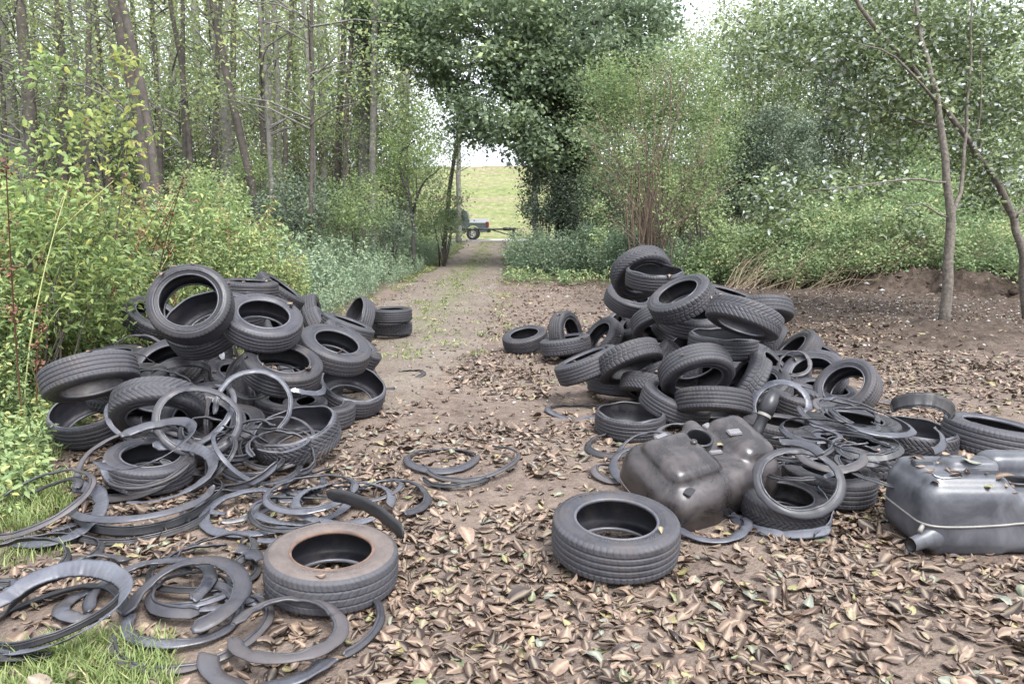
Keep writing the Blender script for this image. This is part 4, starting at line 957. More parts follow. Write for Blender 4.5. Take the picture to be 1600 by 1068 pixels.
br = empty('barrier'); bz = 1.7 - 12.5 / F * 45
yb = 45.0; x0, x1 = (716 - 800) / F * yb, (800 - 800) / F * yb
gz = float(gh(np.array([x1]), np.array([yb]))[0])
br.location = (x1, yb, gz)
tag(br, 'dark metal pole barrier closed across the track in front of the pickup truck', 'barrier')
M_STEEL = simple('dark_steel', (.05, .055, .055), .5, .3)
pv = tube([(x0 - x1, 0, bz - gz), (.35, 0, bz - gz)], .055, 12); mk('pole', *pv[:3], M_STEEL, None, True, br)
pv = tube([(.1, .1, 0), (.1, .1, bz - gz + .08)], .08, 12); mk('post', *pv[:3], M_STEEL, None, True, br)
pv = tube([(-1.2, 0, bz - gz - .05), (.1, 0, bz - gz - .42)], .035, 8); mk('brace', *pv[:3], M_STEEL, None, True, br)
bv, bq = box(.5, .16, .2, (-.28, 0, bz - gz)); mk('counterweight', bv, bq, None, M_STEEL, None, False, br)
# ------------------------------------------------------------------ foliage
U = rng.uniform
def leaf_quads(P, L, wr=.5, el=(-.15, .5), roll=.7, fold=.16, oval=False, tone=(0, 1), az=None):
    P = np.asarray(P, float); n = len(P)
    if az is None: az = U(0, 2 * np.pi, n)
    e = rng.normal(el[0], el[1], n)
    ce = np.cos(e)
    d = np.stack([np.cos(az) * ce, np.sin(az) * ce, np.sin(e)], 1)
    s = np.stack([-np.sin(az), np.cos(az), 0 * az], 1)
    b = np.cross(d, s)
    r = rng.normal(0, roll, n)[:, None]
    s2 = np.cos(r) * s + np.sin(r) * b; nr = np.cross(d, s2)
    L = (np.broadcast_to(L, (n,)) * U(.65, 1.25, n))[:, None]; W = L * wr
    up = nr * fold * W
    if oval:
        pts = [P, P + d * .28 * L + s2 * .42 * W + up, P + d * .68 * L + s2 * .38 * W + up, P + d * L - nr * .12 * L,
               P + d * .68 * L - s2 * .38 * W + up, P + d * .28 * L - s2 * .42 * W + up]
        k = 6; q = np.array([[0, 1, 2, 3], [0, 3, 4, 5]])
    else:
        pts = [P, P + d * .45 * L + s2 * .5 * W + up, P + d * L, P + d * .45 * L - s2 * .5 * W + up]
        k = 4; q = np.array([[0, 1, 2, 3]])
    V = np.stack(pts, 1).reshape(-1, 3)
    Q = (np.arange(n)[:, None, None] * k + q[None]).reshape(-1, 4)
    if callable(tone): t = tone(n)
    else: t = U(tone[0], tone[1], n)
    return V, Q, np.repeat(t, k)

def ball(n, shell=0.0):
    v = rng.normal(0, 1, (n, 3)); v /= np.linalg.norm(v, axis=1)[:, None]
    return v * (shell + (1 - shell) * U(0, 1, n) ** (1 / 2.2))[:, None]

def clumps(cent, per, spread):
    c = np.repeat(np.asarray(cent, float), per, axis=0)
    return c + rng.normal(0, 1, c.shape) * np.asarray(spread)

M_BARK = simple('grey_bark', (0.144, 0.133, 0.119), .9, scale=6, var=.45)
M_BARKB = simple('brown_bark', (.074, .062, .052), .9, scale=7, var=.45)
M_BARKGLARE = simple('glare_paled_bark', (0.200, 0.191, 0.174), .9, scale=5, var=.4)  # for the far trunks; their paleness is glare put into the colour
M_BARKD = simple('dark_bark', (.045, .04, .036), .9, scale=6, var=.4)
M_BARKP = simple('young_bark', (.115, .10, .082), .95, scale=22, var=.6)
M_TWIG = simple('dry_twig', (.16, .115, .085), .9, scale=6, var=.4)
M_POPL = leafmat('poplar_leaf', [(0, (0.129, 0.180, 0.086)), (.4, (0.230, 0.294, 0.131)), (.75, (0.336, 0.384, 0.155)), (1, (0.427, 0.426, 0.174))], .52)
M_SAPL = leafmat('sapling_leaf', [(0, (0.083, 0.131, 0.063)), (.45, (0.174, 0.243, 0.109)), (.8, (0.282, 0.347, 0.153)), (1, (0.397, 0.417, 0.181))], .52)
M_OAKL = leafmat('oak_leaf', [(0, (0.090, 0.124, 0.080)), (.5, (0.173, 0.227, 0.139)), (.85, (0.305, 0.383, 0.206)), (1, (0.493, 0.548, 0.231))], .38, .5, .4, .1)
M_IVY = leafmat('ivy_leaf', [(0, (0.032, 0.050, 0.032)), (.6, (0.066, 0.091, 0.059)), (1, (0.122, 0.163, 0.088))], .15, .4, .5, .1)
M_YELL = leafmat('yellowing_leaf', [(0, (0.099, 0.164, 0.075)), (.4, (0.249, 0.340, 0.125)), (.7, (0.422, 0.477, 0.157)), (.9, (0.558, 0.546, 0.157)), (1, (0.523, 0.395, 0.210))], .45)
M_HERB = leafmat('herb_leaf', [(0, (0.387, 0.210, 0.138)), (.05, (0.107, 0.158, 0.069)), (.45, (0.204, 0.280, 0.122)), (.8, (0.330, 0.410, 0.177)), (1, (0.524, 0.508, 0.197))], .4, jitter=.1)
M_NETT = leafmat('nettle_leaf', [(0, (0.288, 0.179, 0.131)), (.05, (0.103, 0.152, 0.098)), (.5, (0.195, 0.269, 0.174)), (1, (0.339, 0.404, 0.251))], .38, jitter=.1)
M_BRAM = leafmat('bramble_leaf', [(0, (0.100, 0.142, 0.071)), (.5, (0.210, 0.292, 0.143)), (.9, (0.340, 0.415, 0.189)), (1, (0.498, 0.415, 0.213))], .38, jitter=.1)
M_WPOP = leafmat('white_poplar_leaf', [(0, (0.087, 0.123, 0.058)), (.45, (0.162, 0.212, 0.098)), (.66, (0.261, 0.307, 0.143)), (.74, (0.414, 0.460, 0.408)), (1, (0.644, 0.690, 0.672))], .3, .5, .4, .05)
M_DSH = leafmat('dark_shrub_leaf', [(0, (0.057, 0.080, 0.059)), (.6, (0.118, 0.158, 0.109)), (1, (0.248, 0.289, 0.176))], .28, jitter=.1)
M_GRASS = leafmat('grass_blade', [(0, (0.134, 0.170, 0.059)), (.5, (0.201, 0.273, 0.088)), (.9, (0.313, 0.360, 0.141)), (1, (0.470, 0.415, 0.235))], .4, jitter=.05)

def branchy(P0, d0, L, r0, depth, geo, tips, seg=5, spread=.6, up=.15, n=3, wig=.12):
    """recursive limbs; leaf anchor points are collected in tips"""
    pts = [np.array(P0, float)]; d = np.array(d0, float); d /= np.linalg.norm(d)
    m = 5
    for _ in range(m):
        d = d + rng.normal(0, wig, 3) + np.array([0, 0, up * .2]); d /= np.linalg.norm(d)
        pts.append(pts[-1] + d * L / m)
    R = np.linspace(r0, r0 * .45, m + 1)
    V, Q, T = tube(pts, R, seg); geo.add(V, Q, T)
    if depth == 0:
        tips.extend(pts[2:]); return
    for k in range(n):
        i = rng.integers(2, m + 1)
        dd = d + rng.normal(0, spread, 3) + np.array([0, 0, up]); dd /= np.linalg.norm(dd)
        branchy(pts[i], dd, L * U(.5, .75), R[i] * .65, depth - 1, geo, tips, max(3, seg - 1), spread, up, n, wig)

def root_at(name, p, label, cat, group=None):
    o = empty(name, p); tag(o, label, cat, group); return o

# ------------------------------------------------------------------ tall trunks of the wood
def crown_mesh(name, mat, n_cl, per, zr, rad, size, taper=0., spread=.42):
    z = U(zr[0], zr[1], n_cl); a = U(0, 2 * np.pi, n_cl); r = rad * (1 - taper * (z - zr[0]) / (zr[1] - zr[0])) * np.sqrt(U(.03, 1, n_cl))
    c = np.stack([r * np.cos(a), r * np.sin(a), z], 1)
    P = clumps(c, per, (spread, spread, spread * .8))
    tn = np.repeat(U(.0, .55, n_cl), per)
    V, Q, t = leaf_quads(P, size, .55, (-.2, .6), 1.0)
    t = np.clip(np.repeat(tn, 4) + t * .5, 0, 1)
    g = Geo(); g.add(V, Q, tone=t)
    for k in range(0, n_cl, 2):          # side branches carrying the clumps
        b = np.array([0, 0, c[k, 2] - U(.3, .9)])
        tv = tube([b, (b + c[k]) / 2 + [0, 0, .15], c[k]], [.03, .02, .008], 4, cap=False); g.add(tv[0], tv[1], tone=-1.)
    V, Q, T, tn = g.arrays()
    mi = (tn[Q[:, 0]] < 0).astype(int)
    me = mk(name, V, Q, T, [mat, M_BARK], np.clip(tn, 0, 1), False, link=False, matidx=mi)
    return me
POPC = [crown_mesh('crown', M_POPL, 80, 34, (4.6, 14), 2.3, .12) for _ in range(4)]

def trunk_tree(px, depth, w_px, mat, label, top=15, crown=True, ivy=None, cat='tree', name='poplar_tree', group=None, crown_s=1.0, bare=0.):
    pts = [at_y(x, y, depth) for x, y in px]
    P = np.array(pts); base = P[-1].copy()
    gz = float(gh(base[:1], base[1:2])[0])
    # continue to the ground and upwards
    dlow = (P[-1] - P[-2]) / max(1e-6, abs(P[-1][2] - P[-2][2])); base = P[-1] + dlow * abs(P[-1][2] - gz); base[2] = gz - .1; base[1] = depth
    dup = (P[0] - P[1]) / abs(P[0][2] - P[1][2]); tp = P[0] + dup * max(.5, top - P[0][2])
    path = np.vstack([tp, P[:-1] if P[-1][2] < .5 else P, base])[::-1]
    path[1:-1, 1] += rng.normal(0, .06, len(path) - 2)
    # resample with a little wander
    s = np.concatenate([[0], np.cumsum(np.linalg.norm(np.diff(path, axis=0), axis=1))]); q = np.linspace(0, s[-1], 22)
    path = np.stack([np.interp(q, s, path[:, k]) for k in range(3)], 1)
    path[:, :2] += rng.normal(0, .012, (22, 2))
    r0 = w_px / F * depth / 2
    R = r0 * (1.12 - .55 * q / s[-1]); R[0] *= 1.35
    o = root_at(name, path[0], label, cat, group)
    V, Q, T = tube(path - path[0], R, 9, jag=.16)
    g = Geo(); g.add(V, Q, T)
    for k in range(7):
        i = rng.integers(13, 21); a = U(0, 6.28)
        d = np.array([math.cos(a), .4 * math.sin(a), .55]); p = path[i] - path[0]
        Lb = U(.8, 2.0)
        tv = tube([p, p + d * Lb * .5, p + d * Lb + [0, 0, .2]], [R[i] * .3, R[i] * .2, R[i] * .08], 4); g.add(*tv)
    g.build('trunk', mat, o, True)
    if crown:
        c = put('crown', POPC[rng.integers(0, 4)], o)
        c.rotation_euler = (0, math.atan2(path[-1][0] - path[0][0], path[-1][2] - path[0][2]), 0)
        c.scale = (crown_s, crown_s, 1)
        c.location = (0, 0, bare)
    if ivy:
        z0, z1, n, rr = ivy
        zz = U(z0, z1, n); idx = np.interp(zz, path[:, 2], np.arange(22)); i0 = np.clip(idx.astype(int), 0, 20); f = (idx - i0)[:, None]
        c = path[i0] * (1 - f) + path[i0 + 1] * f - path[0]
        a = U(0, 6.28, n); rad = (r0 + rr * U(.1, 1, n) * (.6 + .4 * np.sin(zz * 3)))
        P_ = c + np.stack([rad * np.cos(a), rad * np.sin(a), 0 * a], 1)
        V, Q, t = leaf_quads(P_, .11, .8, (-.5, .4), .5)
        mk('ivy', V, Q, None, M_OAKL, t, parent=o)
    return o
GW = 'tall trunks of the left wood'
TRK = [
 ([(3, 0), (22, 230), (30, 400)], 30, 19, M_BARK, 'tall grey trunk touching the left edge of the picture', {}),
 ([(28, 0), (48, 170), (55, 400)], 26, 18, M_BARKB, 'tall dark trunk second from the left edge', {}),
 ([(92, 0), (98, 95), (102, 400)], 30, 13, M_BARKB, 'forked looking slim trunk third from the left edge', {}),
 ([(146, 0), (158, 170), (165, 400)], 37, 18, M_BARKGLARE, 'pale trunk behind the forked slim trunk at the upper left', {}),
 ([(176, 0), (212, 180), (236, 310), (246, 420)], 20, 17, M_BARKB, 'thicker brown trunk of the leaning pair behind the yellow shrub', {}),
 ([(193, 20), (222, 150), (240, 260), (250, 420)], 19, 13, M_BARKB, 'thinner brown trunk of the leaning pair behind the yellow shrub', {'crown': False}),
 ([(240, 40), (248, 150), (252, 400)], 35, 9, M_BARKGLARE, 'thin pale trunk just right of the leaning pair', {}),
 ([(265, 0), (280, 100), (296, 210), (306, 400)], 24, 8, M_BARKB, 'thin dark slanting trunk right of the leaning pair', {}),
 ([(303, 0), (312, 130), (318, 400)], 39, 16, M_BARKGLARE, 'broad pale trunk right of the thin slanting trunk', {}),
 ([(328, 0), (345, 120), (358, 260), (364, 400)], 30, 19, M_BARK, 'stout grey trunk crossed by a leaning brown one', {}),
 ([(338, 30), (358, 130), (385, 250), (408, 345), (416, 420)], 22, 12, M_BARKB, 'brown trunk leaning to the left across the stout grey trunk', {'crown': False}),
 ([(405, 0), (418, 150), (426, 320), (429, 400)], 22, 7, M_BARK, 'very thin upright trunk right of the leaning brown one', {}),
 ([(427, 0), (434, 160), (437, 400)], 36, 11, M_BARK, 'grey trunk directly behind the very thin upright trunk', {}),
 ([(459, 0), (465, 150), (468, 400)], 43, 12, M_BARKGLARE, 'palest distant trunk in the middle of the left wood', {}),
 ([(486, 0), (487, 200), (485, 400)], 20, 6, M_BARKB, 'thin trunk with ivy round its foot in the middle of the left wood', {'ivy': (.2, 1.9, 420, .16)}),
 ([(499, 0), (504, 165), (508, 400)], 38, 14, M_BARKGLARE, 'pale straight trunk next to the thin ivy footed trunk', {}),
 ([(568, 0), (569, 150), (570, 270), (571, 400)], 28, 21, M_BARK, 'stoutest trunk of the left wood wrapped in ivy high up', {'ivy': (4.2, 10.5, 2600, .75)}),
 ([(634, 60), (633, 170), (632, 400)], 41, 15, M_BARKGLARE, 'pale trunk rising behind the small yellow green tree', {}),
 ([(716, 190), (717, 330), (717, 380)], 44, 8, M_BARKGLARE, 'slender pale trunk beside the end of the track', {'top': 12}),
 ([(722, 180), (703, 290), (697, 350)], 34, 7, M_BARKD, 'thin dark crooked trunk left of the track end', {'top': 9, 'crown_s': .7}),
]
for px, dep, wp, mt, lab, op in TRK: trunk_tree(px, dep, wp, mt, lab, group=GW, **op)
for k in range(23):
    x_ = 8 + 580 * (k + U(0, 1)) / 23; dx_ = U(-14, 26)
    trunk_tree([(x_ - dx_, 0), (x_, 200), (x_ + dx_ * .4, 400)], U(24, 41), U(6, 12), (M_BARKB, M_BARK, M_BARKB)[k % 3], 'slim trunk standing between the larger trunks of the left wood', group='slim trunks of the left wood', crown=k % 3 == 0)
for px, dep, wp, lab in [([(1184, 20), (1186, 150), (1188, 400)], 40, 8, 'left one of two far thin trunks above the dark shrub'),
                         ([(1222, 0), (1219, 155), (1218, 400)], 36, 9, 'right one of two far thin trunks above the dark shrub'),
                         ([(836, 60), (836, 230), (836, 400)], 43, 9, 'pale thin trunk just left of the ivy clad oak')]:
    trunk_tree(px, dep, wp, M_BARK, lab, group='far trunks right of the track', crown_s=.9)

# ------------------------------------------------------------------ saplings filling the left wood
SAPT = []
for v in range(4):
    g = Geo(); tips = []; h = U(5.5, 8)
    pts = np.array([[.15 * math.sin(i * .9 + v), .12 * math.cos(i * 1.3), h * i / 7] for i in range(8)])
    g.add(*tube(pts, np.linspace(.05, .012, 8), 6))
    for k in range(16):
        i = rng.integers(1, 8); a = U(0, 6.28)
        branchy(pts[i], [math.cos(a), math.sin(a), .5], U(.8, 1.7), .018, 1, g, tips, 4, .6, .2, 2)
    tm = g.build('trunk', M_BARKB, link=False, smooth=True)
    tips = np.array(tips); P = clumps(tips, 17, (.2, .2, .16))
    V, Q, t = leaf_quads(P, .095, .5, (-.2, .6), 1.0)
    SAPT.append((tm, mk('crown', V, Q, None, M_SAPL, t, link=False)))
def sapling(x, y, s, label, group):
    tm, cm = SAPT[rng.integers(0, 4)]
    o = root_at('sapling', (x, y, float(gh(np.array([x]), np.array([y]))[0]) - .05), label, 'tree', group)
    o.rotation_euler = (0, 0, U(0, 6.28)); o.scale = (s, s, s * U(.9, 1.15))
    put('trunk', tm, o); put('crown', cm, o)
for k in range(56):
    y = U(17, 42) if k < 4 else U(32, 42); x = -U(3.9, 4.6 + .62 * y)
    sapling(x, y, U(.75, 1.2), 'slender leafy sapling among the trunks of the left wood', 'saplings of the left wood')
for k in range(30):
    y = U(24, 42); x = U(6.0, 6 + .62 * y)
    sapling(x, y, U(.75, 1.2), 'leafy sapling far behind the brambles on the right', 'saplings of the right wood')

# far wood that reads as one mass
def mass(name, label, cat, x0, x1, y0, y1, n_lo, n_hi, mat, ztop=14):
    g = Geo()
    nc = n_lo // 60; c = np.stack([U(x0, x1, nc), U(y0, y1, nc), 7.5 * U(0, 1, nc) ** 1.3 + .1], 1)
    V, Q, t = leaf_quads(clumps(c, 60, (.8, .5, .6)), .21, .6, (-.2, .6), 1.0, tone=(0, .75)); g.add(V, Q, tone=t)
    nc = n_hi // 50; c = np.stack([U(x0, x1, nc), U(y0, y1, nc), U(4, ztop, nc)], 1)
    V, Q, t = leaf_quads(clumps(c, 50, (.8, .5, .6)), .19, .6, (-.2, .6), 1.0, tone=(.25, 1)); g.add(V, Q, tone=t)
    for k in range(int((x1 - x0) * .35)):
        x, y = U(x0, x1), U(y0, y1); tv = tube([(x, y, 0), (x + U(-.4, .4), y, 7), (x + U(-.6, .6), y, 15)], [.12, .09, .05], 5, cap=False)
        g.add(tv[0], tv[1], tone=-1.)
    V, Q, T, tn = g.arrays(); mi = (tn[Q[:, 0]] < 0).astype(int)
    tag(mk(name, V, Q, T, [mat, M_BARK], np.clip(tn, 0, 1), matidx=mi), label, cat, kind='stuff')
M_FARHAZE = leafmat('hazy_far_leaf', [(0, (0.176, 0.216, 0.132)), (.5, (0.297, 0.346, 0.196)), (1, (0.418, 0.443, 0.253))], .55, jitter=.05)  # paler leaf colour stands in for haze over the far wood
mass('distant_wood', 'pale green mass of far trees filling the left wood', 'wood', -46, -4.6, 37, 46.5, 80000, 110000, M_FARHAZE)
mass('distant_wood', 'pale green mass of far trees behind the right shrubs', 'wood', 2.8, 46, 37, 46, 80000, 90000, M_FARHAZE, 12)

# ------------------------------------------------------------------ single trees and shrubs
def ell_points(ells, per, spread, dens=1.0):
    """ellipsoids given by their outline in the photograph and a distance"""
    out = []; tn = []
    for (px, py, rx, ry, dep, rd, n) in ells:
        b = ball(int(n * dens), .35)
        c = np.array([at_y(px + rx * v[0], py - ry * v[2], dep + rd * v[1]) for v in b])
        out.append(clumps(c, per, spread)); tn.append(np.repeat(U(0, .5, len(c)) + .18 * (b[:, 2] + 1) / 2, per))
    return np.vstack(out), np.concatenate(tn)

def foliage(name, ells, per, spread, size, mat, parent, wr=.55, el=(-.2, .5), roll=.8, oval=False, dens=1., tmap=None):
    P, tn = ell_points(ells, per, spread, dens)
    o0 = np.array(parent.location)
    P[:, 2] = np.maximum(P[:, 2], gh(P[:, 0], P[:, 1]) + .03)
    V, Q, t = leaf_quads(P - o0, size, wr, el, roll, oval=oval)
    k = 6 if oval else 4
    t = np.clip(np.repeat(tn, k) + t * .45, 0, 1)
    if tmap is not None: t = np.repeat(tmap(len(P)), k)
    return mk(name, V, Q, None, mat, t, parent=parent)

def stems(name, parent, polylines, radii, mat, seg=6):
    g = Geo(); o0 = np.array(parent.location)
    for pl, rr in zip(polylines, radii):
        pl = np.array(pl) - o0; n = len(pl); q = np.linspace(0, n - 1, n * 3 - 2)
        pl = np.stack([np.interp(q, np.arange(n), pl[:, k]) for k in range(3)], 1)
        pl[1:-1] += rng.normal(0, .012, pl[1:-1].shape)
        g.add(*tube(pl, np.linspace(rr[0], rr[1], len(pl)), seg, jag=.15))
    return g.build(name, mat, parent, True)

# big ivy clad oak
ob = at_y(886, 362, 28); ob[2] = float(gh(ob[:1], ob[1:2])[0])
oak = root_at('oak_tree', ob, 'big dark oak with ivy clad trunk right of the track, crown hanging over it', 'tree')
pl = [[at_y(x, y, 28) for x, y in q] for q in ([(886, 372), (884, 300), (878, 200), (870, 90), (862, -40), (850, -200)], [(878, 200), (830, 110), (760, 60), (690, 20), (640, -20)], [(872, 110), (930, 40), (990, -10)], [(870, 150), (800, 150), (750, 190)], [(868, 80), (790, 10), (720, -60)], [(876, 190), (925, 150), (965, 100), (1000, 70)], [(872, 160), (815, 190), (780, 215)], [(866, 130), (770, 95), (690, 110), (640, 80)])]
stems('trunk', oak, pl, [(.48, .2), (.16, .05), (.16, .06), (.12, .03), (.15, .05), (.10, .03), (.09, .03), (.09, .03)], M_BARKD, 10)
E = [(890, 40, 120, 60, 28, 3, 62), (800, 20, 100, 50, 27, 3, 50), (700, 10, 90, 40, 27, 2.6, 38), (625, 20, 46, 40, 27, 1.8, 18), (830, 110, 80, 55, 27.5, 2.6, 42), (905, 130, 60, 50, 28, 2.4, 34), (660, 70, 34, 26, 26.6, 1.4, 8),
     (705, 90, 46, 34, 26.5, 1.5, 8), (770, 100, 40, 36, 26.5, 1.8, 11), (725, 165, 40, 22, 26.2, 1.2, 5), (790, 180, 42, 24, 26.2, 1.2, 6), (772, 215, 20, 10, 26, .6, 2), (830, 215, 30, 26, 27, 1.2, 8), (970, 40, 60, 40, 28.5, 2.2, 26), (930, 180, 30, 24, 28, 1.2, 7), (1010, 15, 26, 22, 28, 1.5, 6), (855, 180, 40, 40, 27.6, 1.6, 18),
     (840, -120, 230, 110, 28, 4, 90)]
E = [(a, b_, c_, d_, e_, f_, max(2, int(n_ * (.62 if n_ > 15 else 1)))) for a, b_, c_, d_, e_, f_, n_ in E]
for a, b_ in ((612, 66), (640, 92), (668, 118), (694, 130), (655, 60), (735, 150), (752, 178), (768, 206), (806, 212), (826, 240), (868, 246), (846, 262), (912, 222), (934, 176), (950, 140), (962, 108), (990, 84), (1012, 58), (1036, 36), (585, 30), (590, 8), (1005, 110), (720, 205), (905, 258)):
    E.append((a + U(-8, 8), b_ + U(-8, 8), U(14, 30), U(9, 18), 27.2 + U(-1.6, 1.6), U(.5, 1.2), int(U(2, 5))))
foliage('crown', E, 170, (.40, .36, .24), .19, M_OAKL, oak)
foliage('ivy', [(886, 230, 30, 65, 28, .55, 60), (884, 310, 30, 45, 28, .6, 50), (874, 130, 26, 60, 28, .5, 40)], 70, (.16, .16, .2), .11, M_IVY, oak)

def shrub(name, label, px, py, dep, ells, per, spread, size, mat, nst=8, bark=M_BARKB, cat='shrub', group=None, **kw):
    b = at_y(px, py, dep); b[2] = float(gh(b[:1], b[1:2])[0])
    o = root_at(name, b, label, cat, group)
    pls = []; rd = []
    tot = sum(e[6] for e in ells)
    for e in ells:
        for k in range(max(1, round(nst * e[6] / tot))):
            t_ = at_y(e[0] + U(-.7, .7) * e[2], e[1] + U(-.8, .4) * e[3], e[4] + U(-.6, .6) * e[5])
            s_ = b + np.array([U(-.12, .12), U(-.1, .1), -.05]); m_ = s_ * .5 + t_ * .5 + np.array([U(-.1, .1), U(-.1, .1), .1 * np.linalg.norm(t_ - s_)])
            pls.append([s_, m_, t_]); rd.append((.022 + .004 * dep / 10, .005) if dep > 12 else (.011, .003))
    stems('stem', o, pls, rd, bark, 5)
    foliage('foliage', ells, per, spread, size, mat, o, **kw)
    return o

# right of the track
shrub('shrub', 'dark olive bush at the foot of the oak on its left', 850, 355, 27, [(850, 312, 36, 48, 27, 1.1, 60), (838, 275, 18, 26, 27, .6, 12)], 70, (.2, .2, .18), .10, M_DSH)
shrub('shrub', 'dark bush wrapped round the right side of the oak foot', 915, 355, 26.5, [(918, 320, 42, 42, 26.5, 1.2, 60), (960, 300, 25, 45, 26.5, .9, 24)], 70, (.2, .2, .18), .10, M_DSH)
shrub('shrub', 'rounded dense dark green shrub right of the many stemmed bush', 1215, 350, 24, [(1215, 245, 74, 80, 24, 1.5, 180), (1180, 300, 50, 50, 23.5, 1.1, 60), (1260, 300, 45, 45, 24, 1.1, 50)], 110, (.16, .16, .13), .09, M_DSH, 10)
shrub('shrub', 'tall loose dark bush hung with ivy behind the silver leaved tree', 1385, 330, 28, [(1320, 130, 52, 80, 28, 1.4, 60), (1345, 40, 48, 50, 28, 1.4, 34), (1390, 240, 26, 50, 28, .7, 26), (1300, 220, 30, 40, 28, 1, 20)], 120, (.3, .3, .25), .11, M_DSH, 7, M_BARKD)
shrub('shrub', 'grey green bush at the right edge behind the leaning trunk', 1560, 400, 21, [(1550, 350, 80, 55, 21, 1.5, 70), (1480, 360, 60, 45, 20.5, 1.2, 44)], 110, (.22, .22, .2), .09, M_BRAM)

shrub('tree', 'grey green broad tree filling the upper right corner behind the silver leaved ones', 1520, 360, 26, [(1500, 90, 110, 90, 26, 2, 90), (1580, 190, 70, 90, 26, 2, 60), (1440, 200, 70, 70, 26, 1.6, 46), (1520, 290, 90, 50, 25, 1.6, 50)], 85, (.34, .34, .28), .12, M_SAPL, 8, M_BARKB, cat='tree')
shrub('tree', 'airy pale green tree between the two far thin trunks and the sky gap', 1180, 350, 30, [(1180, 60, 60, 60, 30, 1.6, 36), (1240, 100, 60, 70, 30, 1.6, 40), (1150, 150, 50, 50, 30, 1.4, 26), (1250, 30, 60, 40, 30, 1.6, 24)], 110, (.36, .36, .3), .12, M_SAPL, 6, M_BARKB, cat='tree')
shrub('shrub', 'tangled pale green bush behind the brambles below the dark ivy hung bush', 1390, 380, 21.5, [(1370, 320, 60, 40, 21.5, 1.2, 50), (1440, 310, 60, 46, 21.5, 1.2, 50), (1300, 325, 40, 34, 21.5, 1, 30)], 100, (.22, .22, .2), .09, M_BRAM, 8)
# many stemmed half bare bush
mb = at_y(1015, 380, 21.5); mb[2] = float(gh(mb[:1], mb[1:2])[0])
mo = root_at('shrub', mb, 'many stemmed half bare bush with thin brown stems fanning upward', 'shrub')
pls = []; rd = []; tips = []
for k in range(46):
    tx = U(905, 1150); ty = U(60, 300) if abs(tx - 1020) < 70 else U(130, 320)
    t_ = at_y(tx, ty, 21.5 + U(-1.6, 1.6)); s_ = mb + np.array([U(-.45, .45), U(-.3, .3), -.05]); m_ = s_ * .55 + t_ * .45 + np.array([-.18 * (t_[0] - s_[0]), 0, .25])
    pls.append([s_, m_, t_]); rd.append((.032, .006))
    for j in range(5):
        f = U(.45, 1); p = m_ * (1 - f) + t_ * f; e_ = p + np.array([U(-.7, .7), U(-.4, .4), U(.1, .8)]); pls.append([p, (p + e_) / 2, e_]); rd.append((.010, .004)); tips.append(e_)
    tips.append(t_)
stems('stem', mo, pls, rd, M_TWIG, 4)
P = clumps(np.array(tips), 34, (.26, .26, .24)); V, Q, t = leaf_quads(P - np.array(mo.location), .085, .5, tone=(0, .9)); mk('foliage', V, Q, None, M_SAPL, t, parent=mo)
shrub('shrub', 'leafy light green top growing beside the oak above the half bare bush', 985, 370, 23, [(960, 130, 42, 40, 23, .9, 26), (1000, 170, 60, 40, 23, 1.0, 26), (1070, 120, 60, 50, 23, 1.2, 26), (1120, 210, 45, 60, 23, 1.0, 26)], 100, (.28, .28, .24), .10, M_SAPL, 8)
shrub('climbing_vine', 'bright green vine hanging in strands over the half bare bush', 1055, 370, 20.8, [(935, 350, 10, 42, 20.8, .3, 12), (1045, 310, 9, 55, 20.6, .3, 14), (985, 230, 14, 30, 20.8, .3, 8), (1130, 340, 14, 50, 20.6, .3, 14), (1100, 330, 9, 30, 20.6, .3, 6)], 40, (.12, .12, .12), .08, M_BRAM, 5, cat='vine', tmap=lambda n: U(.5, .95, n))

# hedge beside the track and brambles
E = [(812, 385, 26, 26, 34, 2, 40), (830, 395, 40, 36, 26, 1.6, 80), (880, 400, 44, 38, 24.5, 1.4, 80), (935, 390, 42, 42, 23.5, 1.2, 80), (985, 400, 44, 36, 22.6, 1.0, 70), (1045, 405, 44, 34, 21.8, .9, 60)]
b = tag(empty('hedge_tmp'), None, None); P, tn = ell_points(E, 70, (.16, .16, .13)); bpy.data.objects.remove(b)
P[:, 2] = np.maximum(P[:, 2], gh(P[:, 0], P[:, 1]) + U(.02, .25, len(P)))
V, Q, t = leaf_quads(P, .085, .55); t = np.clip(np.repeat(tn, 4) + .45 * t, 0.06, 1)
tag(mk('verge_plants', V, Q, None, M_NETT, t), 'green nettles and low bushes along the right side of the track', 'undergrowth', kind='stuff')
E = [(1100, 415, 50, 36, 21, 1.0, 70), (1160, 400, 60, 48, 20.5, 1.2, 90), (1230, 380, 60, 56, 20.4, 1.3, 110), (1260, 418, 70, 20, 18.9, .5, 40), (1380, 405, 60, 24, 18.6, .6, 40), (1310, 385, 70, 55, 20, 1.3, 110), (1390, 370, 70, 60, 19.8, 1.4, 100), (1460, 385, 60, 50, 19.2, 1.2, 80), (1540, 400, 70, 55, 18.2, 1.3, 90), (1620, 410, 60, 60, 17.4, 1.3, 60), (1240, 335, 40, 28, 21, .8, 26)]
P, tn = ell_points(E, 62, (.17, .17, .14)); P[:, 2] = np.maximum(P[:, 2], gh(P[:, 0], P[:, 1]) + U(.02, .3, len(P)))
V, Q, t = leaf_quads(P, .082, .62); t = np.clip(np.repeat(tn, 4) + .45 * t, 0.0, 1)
tag(mk('bramble_thicket', V, Q, None, M_BRAM, t), 'green bramble thicket along the back of the dug clearing', 'brambles', kind='stuff')
g = Geo()
